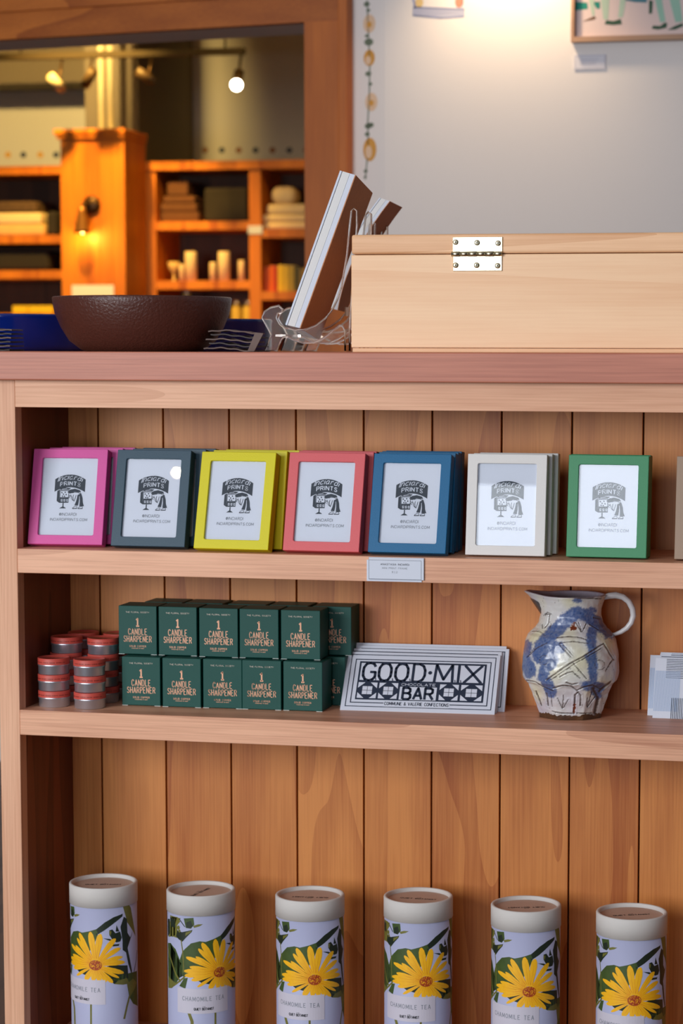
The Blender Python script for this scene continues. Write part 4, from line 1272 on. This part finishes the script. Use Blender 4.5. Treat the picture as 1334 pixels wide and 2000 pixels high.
aa.rect(q0.x+.006, fz0+.010, q1x-.006, fz1-.010, 0, 0)
for pts, mi in (([(130, 20), (268, 30), (275, 100), (130, 118)], 1), ([(345, 20), (408, 20), (410, 95), (375, 100), (345, 50)], 1), ([(270, -60), (345, -60), (350, 170), (325, 180)], 2), ([(410, -60), (520, -60), (500, 215), (450, 220)], 2),
                ([(640, -60), (710, -60), (665, 190), (610, 195)], 2), ([(215, 240), (300, 200), (350, 180), (368, 205), (330, 222)], 4), ([(460, 270), (480, 225), (560, 235), (640, 210), (655, 270), (560, 280)], 3),
                ([(690, -40), (940, -40), (930, 30), (800, 25), (690, 5)], 5), ([(955, 0), (1000, 10), (990, 150), (955, 155)], 3), ([(1010, -60), (1090, -60), (1140, 240), (1080, 250)], 6), ([(1170, -60), (1290, -60), (1330, 240), (1250, 250)], 6),
                ([(985, 320), (1000, 285), (1080, 290), (1130, 250), (1160, 260), (1150, 310), (1060, 330)], 3), ([(1160, 335), (1240, 290), (1330, 255), (1340, 290), (1250, 330)], 3)):
    aa.poly([AP(*q) for q in pts], mi, 1)
aa.build('artwork', AM, lambda u, v, l: Vector((u, -.010-.0004*l, v)), pf)
w0 = at(1122, 108, YW); w1 = at(1183, 135, YW)
wl = thing('wall_label', 'small pale paper label on the white wall under the framed picture', 'label', (0, YW, 0))
MB().box(w0.x, w1.x, -.003, 0, w1.z, w0.z).build('card', mat('pale label', rgb(214, 212, 222), .7), wl)
la = Art()
la.border(w0.x+.001, w1.z+.001, w1.x-.001, w0.z-.001, .0012, 0, 1)
for i in range(3):
    la.stroke([(w0.x+.014, w0.z-.010-.005*i), (w1.x-.016-.003*i, w0.z-.010-.005*i)], .0012, 0, 1)
la.build('lettering', [mat('faint print', rgb(176, 174, 192), .7)], lambda u, v, l: Vector((u, -.003-EPS*l, v)), wl)
lampP = at(1000, -150, YW)
spot('wall_lamp_light', (lampP.x, YW-.16, lampP.z+.04), (lampP.x, YW, lampP.z-.22), 11, (1.0, .72, .42), 105, .9, .03)

# ------------------------------------------------------------------ far room seen through the opening
YB = 6.0


def bookcase(x0, x1, posts, top, shelves, lb, zt):
    t_ = thing('bookcase', lb, 'bookcase', (0, YB, 0))
    for px in posts:
        MB().box(px, px+.048, 0, .30, 0, zt-.001).build('post', M_FAR, t_)
    MB().box(x0-.01, x1, -.012, .30, zt, zt+.034).build('top_board', M_FAR, t_)
    for a, b, z in shelves:
        MB().box(a, b, .004, .30, z-.034, z).build('shelf', M_FAR, t_)
    MB().box(x0, x1, .30, .31, 0, zt).build('back_panel', M_FARSHADE, t_)
    return t_


xa = at(283, 500, YB).x; xm = at(487, 500, YB).x; xe = xa+1.25
zt = at(440, 331, YB).z
zs1 = at(390, 432, YB).z; zs2 = at(390, 548, YB).z; zs3 = at(550, 447, YB).z; zs4 = at(550, 569, YB).z
z0s = zs2-.46
bookcase(xa, xe, [xa, xm, xe-.048], None, [(xa+.048, xm, zs1), (xa+.048, xm, zs2), (xa+.048, xm, z0s), (xm+.048, xe-.048, zs3), (xm+.048, xe-.048, zs4), (xm+.048, xe-.048, z0s)], 'orange-lit bookcase in the far room, right of the panelled column', zt)
xl0 = at(-260, 500, YB).x; xl1 = at(142, 500, YB).x
ztl = at(50, 341, YB).z; zl1 = at(50, 459, YB).z; zl2 = at(50, 528, YB).z; zl3 = at(50, 612, YB).z
bookcase(xl0, xl1, [xl0, xl1-.048], None, [(xl0+.048, xl1-.048, zl1), (xl0+.048, xl1-.048, zl2), (xl0+.048, xl1-.048, zl3)], 'orange-lit bookcase in the far room, at the left photo edge', ztl)

# panelled column end with crown and wall sconce
YC = 5.745
c0 = at(118, 300, YC).x; c1 = at(243, 300, YC).x; cz = at(180, 271, YC).z; cz1 = at(180, 252, YC).z
pc = thing('panelled_column', 'honey-coloured panelled wooden column with crown moulding in the far room', 'column', (0, YC, 0))
cb_ = MB()
nb_ = 5
for i in range(nb_):
    a = c0+(c1-c0)*i/nb_; cb_.box(a+.001, c0+(c1-c0)*(i+1)/nb_-.001, 0, .25, 0, cz)
cb_.box(c0+.002, c1-.002, .003, .248, 0, cz)
cb_.build('column_body', M_FAR, pc)
MB().box(c0-.012, c1+.004, -.014, .25, cz, cz+.016).box(c0-.020, c1+.008, -.022, .25, cz+.016, cz1).build('crown', M_FAR, pc, .003)
sc0 = at(178, 400, YC-.01); r_ = abs(at(195, 400, YC-.01).x-sc0.x)
ws = thing('wall_sconce', 'small bronze wall sconce lit on the panelled column', 'lamp', (0, 0, 0))
M_BRONZE = mat('dark bronze', rgb(70, 52, 36), .4, metal=.7)
bp = MB().lathe([(0, 0), (r_, 0), (r_, .01), (r_*.6, .02), (0, .022)], 28)
bp.v = [(sc0.x+v[0], YC-.0005-v[2], sc0.z+v[1]) for v in bp.v]
bp.build('back_plate', M_BRONZE, ws)
st_ = at(160, 402, YC-.06); sb_ = at(160, 456, YC-.06); rs = abs(at(177, 456, YC-.06).x-at(147, 456, YC-.06).x)/2
MB().tube([(sc0.x, YC-.02, sc0.z), (sc0.x-.01, YC-.05, sc0.z+.006), (st_.x, YC-.06, st_.z-.004)], .006, 8).build('arm', M_BRONZE, ws)
sh = MB().lathe([(.004, 0), (rs*.42, -.004), (rs*.5, -.02), (rs*.95, -(st_.z-sb_.z)*.88), (rs, -(st_.z-sb_.z)), (rs*.93, -(st_.z-sb_.z)+.001), (rs*.45, -.022), (0, -.01)], 28, c=(st_.x, YC-.06, st_.z))
sh.build('lamp_shade', mat('bronze shade', rgb(150, 104, 52), .35, metal=.6), ws)
MB().sphere((st_.x, YC-.06, sb_.z+.012), .012, 0, 14).build('bulb', emis('sconce bulb', (1, .62, .22, 1), 30), ws)
point('sconce_light', (st_.x+.005, YC-.065, sb_.z-.012), 1.5, WARM, .015)
s0 = at(140, 557, YC-.004); s1 = at(222, 577, YC-.004)
sg = MB().box(s0.x, s1.x, YC-.003, YC-.001, s0.z-.06, s0.z).build('paper_notice', M_WHITE)
tag(sg, 'white paper notice on the panelled column, just above the bowl', 'notice')


def boxthing(nm, px0, py0, px1, py1, Y, dep, mt, lb, cat, bev=.006, group=None, zfix=None, segs=3):
    a = at(px0, py1, Y); b = at(px1, py0, Y)
    z0_ = a.z if zfix is None else zfix
    return tag(MB().box(a.x, b.x, Y, Y+dep, z0_, max(b.z, z0_+.01)).build(nm, mt, None, bev, segs), lb, cat, group)


YS = YB+.04
brown = mat('brown linen', rgb(92, 58, 36), .9, var=.15, vscale=30); pale = mat('ivory cotton', rgb(226, 206, 166), .9, var=.06, vscale=30)
black = mat('black cloth', rgb(34, 30, 28), .9); straw = mat('straw cloth', rgb(206, 176, 120), .9, var=.1, vscale=40)
e_ = .0005
# brown linens, upper left bay
zz = zs1+e_
for px0, px1, h_, lb in ((307, 388, .040, 'lowest'), (312, 384, .034, 'second from the bottom'), (318, 380, .030, 'third from the bottom'), (326, 367, .058, 'topmost')):
    a = at(px0, 400, YS); a.x = max(a.x, xa+.051); b = at(px1, 400, YS)
    tag(MB().box(a.x, b.x, YS, YS+.17, zz, zz+h_).build('folded_linen', brown, None, .008, 3), 'brown folded linen, %s of the stack in the far bookcase' % lb, 'linen', 'folded brown linens'); zz += h_+e_
a = at(398, 400, YS); b = at(482, 400, YS)
tag(MB().box(a.x, b.x, YS, YS+.18, zs1+e_, zs1+.135).build('storage_basket', black, None, .012, 3), 'dark basket beside the brown linens in the far bookcase', 'basket')
# ivory towels, upper right bay
zz = zs3+e_
for px0, px1, h_, lb in ((514, 600, .030, 'lowest'), (510, 598, .030, 'second from the bottom'), (520, 596, .040, 'third from the bottom')):
    a = at(px0, 400, YS); b = at(px1, 400, YS)
    tag(MB().box(a.x, b.x, YS, YS+.17, zz, zz+h_).build('folded_towel', pale, None, .013, 4), 'ivory folded towel, %s of the pile in the far bookcase' % lb, 'towel', 'folded ivory towels'); zz += h_+e_
a = at(525, 400, YS); b = at(573, 400, YS)
tag(MB().box(a.x, b.x, YS+.01, YS+.14, zz, zz+.072).build('rolled_towel', pale, None, .034, 6), 'ivory rolled towel on top of the folded towels', 'towel')
a = at(486, 400, YB-.003); b = at(513, 400, YB-.003); c = at(500, 457, YB-.003)
tag(MB().box(xm-.004, xm+.056, YB-.004, YB-.001, at(500, 457, YB).z, at(500, 441, YB).z).build('shelf_tag', M_WHITE, None, .001), 'small white tag on the post between the bookcase bays', 'tag')
# candles and cups, middle left bay
for px0, px1, py0, mt, lb in ((341, 343, 508, straw, ''), (344, 354, 516, pale, 'thin ivory candle left of the wide candle'), (356, 378, 491, pale, 'wide ivory pillar candle, left of the two tall ones'), (404, 416, 512, pale, 'thin ivory candle in the middle of the bay'), (421, 443, 491, pale, 'wide ivory pillar candle, right of the two tall ones'), (460, 472, 508, pale, 'thin ivory candle nearest the bookcase post')):
    if not lb: continue
    a = at(px0, 548, YS); b = at(px1, 548, YS); zt_ = at(px0, py0, YS).z; r2 = (b.x-a.x)/2
    hh = zt_-zs2
    o = thing('pillar_candle', lb, 'candle', ((a.x+b.x)/2, YS+.04, zs2+e_), group='ivory candles in the far bookcase')
    MB().lathe([(0, 0), (r2, 0), (r2, hh-.004), (r2*.9, hh), (r2*.6, hh-.003), (0, hh-.004)], 24).build('wax', pale, o)
    MB().tube([(0, 0, hh-.004), (.001, 0, hh+.006)], .0012, 6).build('wick', black, o)
a = at(332, 548, YS)
o = thing('goblet', 'small dark goblet at the left end of the candles', 'goblet', (a.x, YS+.05, zs2+e_))
MB().lathe([(0, 0), (.018, 0), (.005, .006), (.005, .035), (.02, .05), (.024, .078), (.021, .078), (.016, .052), (0, .045)], 24).build('cup', straw, o)
# books, middle right bay
bcols = [(206, 84, 24), (214, 96, 20), (176, 44, 24), (212, 176, 40), (190, 160, 48), (150, 130, 50), (60, 58, 30), (120, 100, 60), (170, 140, 70)]
xx = xm+.052
for i, c in enumerate(bcols):
    w_ = (.020, .017, .016, .022, .022, .024, .020, .018, .02)[i]; h_ = (.098, .104, .102, .106, .104, .104, .098, .09, .095)[i]
    m_ = mat('book cloth %d' % i, rgb(*c), .6)
    o = thing('book', '%s book, %s from the left on the far bookcase shelf' % (('orange', 'dark orange', 'red', 'yellow', 'mustard', 'olive yellow', 'dark olive', 'tan', 'sand')[i], ('first', 'second', 'third', 'fourth', 'fifth', 'sixth', 'seventh', 'eighth', 'ninth')[i]), 'book', (xx, YS, zs4+e_), group='books in the far bookcase')
    MB().box(0, w_-.001, 0, .08, 0, h_).build('cover', m_, o, .0015)
    MB().box(.002, w_-.003, .002, .0805, .002, h_+.0004).build('page_block', M_PAGE, o)
    xx += w_+.0005
# glass jars under the left bay
jm = mat('jar content', rgb(190, 160, 70), .6)
for px, lb in ((458, 'left glass jar under the candles in the far bookcase'), (480, 'right glass jar beside the bookcase post'), (361, 'glass jar whose lid shows just above the bowl rim')):
    p = at(px, 600, YS)
    o = thing('glass_jar', lb, 'jar', (p.x, YS+.03, z0s+e_), group='glass jars in the far bookcase')
    zz = at(px, 586 if px != 361 else 566, YS).z-z0s
    MB().lathe([(0, 0), (.021, 0), (.021, zz-.03), (.015, zz-.02), (.015, zz-.012)], 24).build('jar_body', jm, o)
    MB().lathe([(.016, zz-.013), (.016, zz), (0, zz)], 24).build('jar_lid', mat('jar lid', rgb(226, 220, 210), .2, metal=.8), o)
# left bookcase contents
for px0, px1, py0, py1, mt, lb, cat, nm in ((-60, 86, 437, 459, straw, 'woven striped blanket, lowest on the left bookcase shelf', 'blanket', 'folded_blanket'), (-60, 80, 414, 436, pale, 'plain ivory blanket in the middle of the left stack', 'blanket', 'folded_blanket'), (-60, 70, 390, 413, mat('dark patterned cloth', rgb(86, 66, 48), .9, var=.5, vscale=60), 'dark patterned blanket on top of the left stack', 'blanket', 'folded_blanket')):
    a = at(px0, py1, YS); b = at(px1, py0, YS)
    hgt = (zl1, )[0]
    k_ = {437: 0, 414: 1, 390: 2}[py0]
    tag(MB().box(a.x, b.x, YS, YS+.2, zl1+e_+k_*.0468, zl1+e_+k_*.0468+.046).build(nm, mt, None, .012, 4), lb, cat, 'folded blankets in the left bookcase')
a = at(86, 459, YS); b = at(106, 459, YS)
tag(MB().box(a.x+.002, b.x, YS+.02, YS+.2, zl1+e_, zl1+.10).build('cushion', black, None, .016, 4), 'black cushion squeezed in at the right of the blanket stack', 'cushion')
a = at(-60, 528, YS); b = at(95, 528, YS)
tag(MB().box(a.x, b.x, YS, YS+.2, zl2+e_, zl2+.085).build('folded_throw', black, None, .02, 4), 'dark folded throw on the lower shelf of the left bookcase', 'throw')
ylw = mat('bright yellow card', rgb(222, 196, 20), .6)
for px0, px1, lb in ((24, 53, 'left yellow box low in the left bookcase'), (55, 103, 'wide right yellow box low in the left bookcase')):
    a = at(px0, 612, YS); b = at(px1, 597, YS)
    tag(MB().box(a.x, b.x, YS, YS+.12, zl3+e_, b.z).build('yellow_box', ylw, None, .003), lb, 'box', 'yellow boxes in the left bookcase')

# far walls: painted dots, dark soffit, pipes
DM = [mat('dot blue', rgb(48, 58, 74), .8), mat('dot brown', rgb(140, 84, 36), .8), mat('dot ochre', rgb(206, 150, 50), .8)]
da = Art()
for i, px in enumerate(range(366, 640, 33)):
    p = at(px, 293, 7.19); da.ell(p.x, p.z, .014, .013, i % 2, 1)
for px, mi in ((327, 0), (364, 1)):
    p = at(px, 257, 7.19); da.ell(p.x, p.z, .013, .012, mi, 1)
for px, mi in ((-18, 0), (14, 2), (44, 0), (77, 2), (108, 0), (-50, 2)):
    p = at(px, 302, 7.19); da.ell(p.x, p.z, .015, .014, mi, 1)
da.build('painted_dots', DM, lambda u, v, l: Vector((u, 7.2-.0005*l, v)), bpy.data.objects['wall_far'])
so0 = at(-200, 168, 6.9); so1 = at(168, 168, 6.9)
struct(MB().box(so0.x-1.5, so1.x, 6.9, 7.2, so0.z, 3.2).build('trim_5', M_SOFFIT))
wx0 = at(225, 200, 6.6).x; wx1 = at(292, 200, 6.6).x
struct(MB().box(wx0, wx1, 6.45, 7.2, 0, 3.2).build('trim_6', M_SOFFIT))
sb0 = at(292, 178, 6.9); struct(MB().box(at(166, 200, 6.5).x, wx0, 6.5, 7.2, 0, 3.2).build('trim_7', M_SOFFIT))
pm = mat('painted pipe', rgb(206, 190, 150), .5)
for px, lb in ((198, 'left pale vertical pipe rising behind the panelled column'), (216, 'right pale vertical pipe rising behind the panelled column')):
    p = at(px, 200, 6.2)
    tag(MB().lathe([(.013, 0), (.013, 3.2)], 16, c=(p.x, 6.2, 0), cap0=True, cap1=True).build('wall_pipe', pm), lb, 'pipe', 'wall pipes')
# track lights
YT = 5.6
r0 = at(-150, 116, YT); r1 = at(478, 112, YT)
tr = thing('light_track', 'ceiling light track crossing the top of the opening', 'light track', (0, YT, 0))
MB().box(r0.x, r1.x, -.016, .016, r0.z-.012, r0.z+.012).build('rail', mat('track metal', rgb(50, 40, 28), .7), tr)
for px in (40, 440):
    p = at(px, 112, YT); MB().tube([(p.x, 0, r0.z+.012), (p.x, 0, 3.2)], .004, 8).build('drop_rod', M_BRONZE, tr)
M_HEAD = mat('spot head dark', rgb(70, 54, 36), .5); M_HEADW = mat('spot head white', rgb(226, 214, 190), .5)
for px, py, tx, ty, lit, lb in ((113, 165, .10, -.2, 0, 'white track spot above the panelled column, pointing down'), (289, 152, .5, -.35, 0, 'dark track spot right of the pipes'), (464, 156, .05, -.3, 1, 'glowing track spot facing the shop'), (372-200, 156, -.4, -.4, 0, 'dark track spot in front of the pipes')):
    p = at(px, py, YT-.05)
    h_ = thing('track_spot', lb, 'spotlight', p, group='track spotlights')
    d = Vector((tx, -.35 if lit else .3, ty)).normalized()
    MB().tube([-d*.05, d*.03], .019, 16).build('spot_head', M_HEADW if px == 113 else M_HEAD, h_)
    MB().tube([(0, 0, 0), (0, .05, r0.z-.012-p.z)], .005, 8).build('stem', M_BRONZE, h_)
    if lit:
        MB().sphere(tuple(d*.034), .021, 0, 16).build('lamp_face', emis('spot lamp glow', (1, .86, .62, 1), 28), h_)

# far-room lighting (shop lamps out of view)
spot('track_light_a', at(60, 60, 5.0)+Vector((0, 0, .5)), at(180, 420, YC), 260, WARM, 60, .7, .05)
spot('track_light_b', at(40, 60, 5.4)+Vector((0, 0, .4)), at(60, 250, 7.2), 210, (1.0, .68, .22), 70, .8, .05)
spot('track_light_c', at(520, 40, 4.6)+Vector((0, 0, .5)), at(470, 480, YB), 42, WARM, 60, .8, .05)
point('far_room_fill', (-1.2, 4.2, 2.7), 6, (1.0, .58, .18), .2)
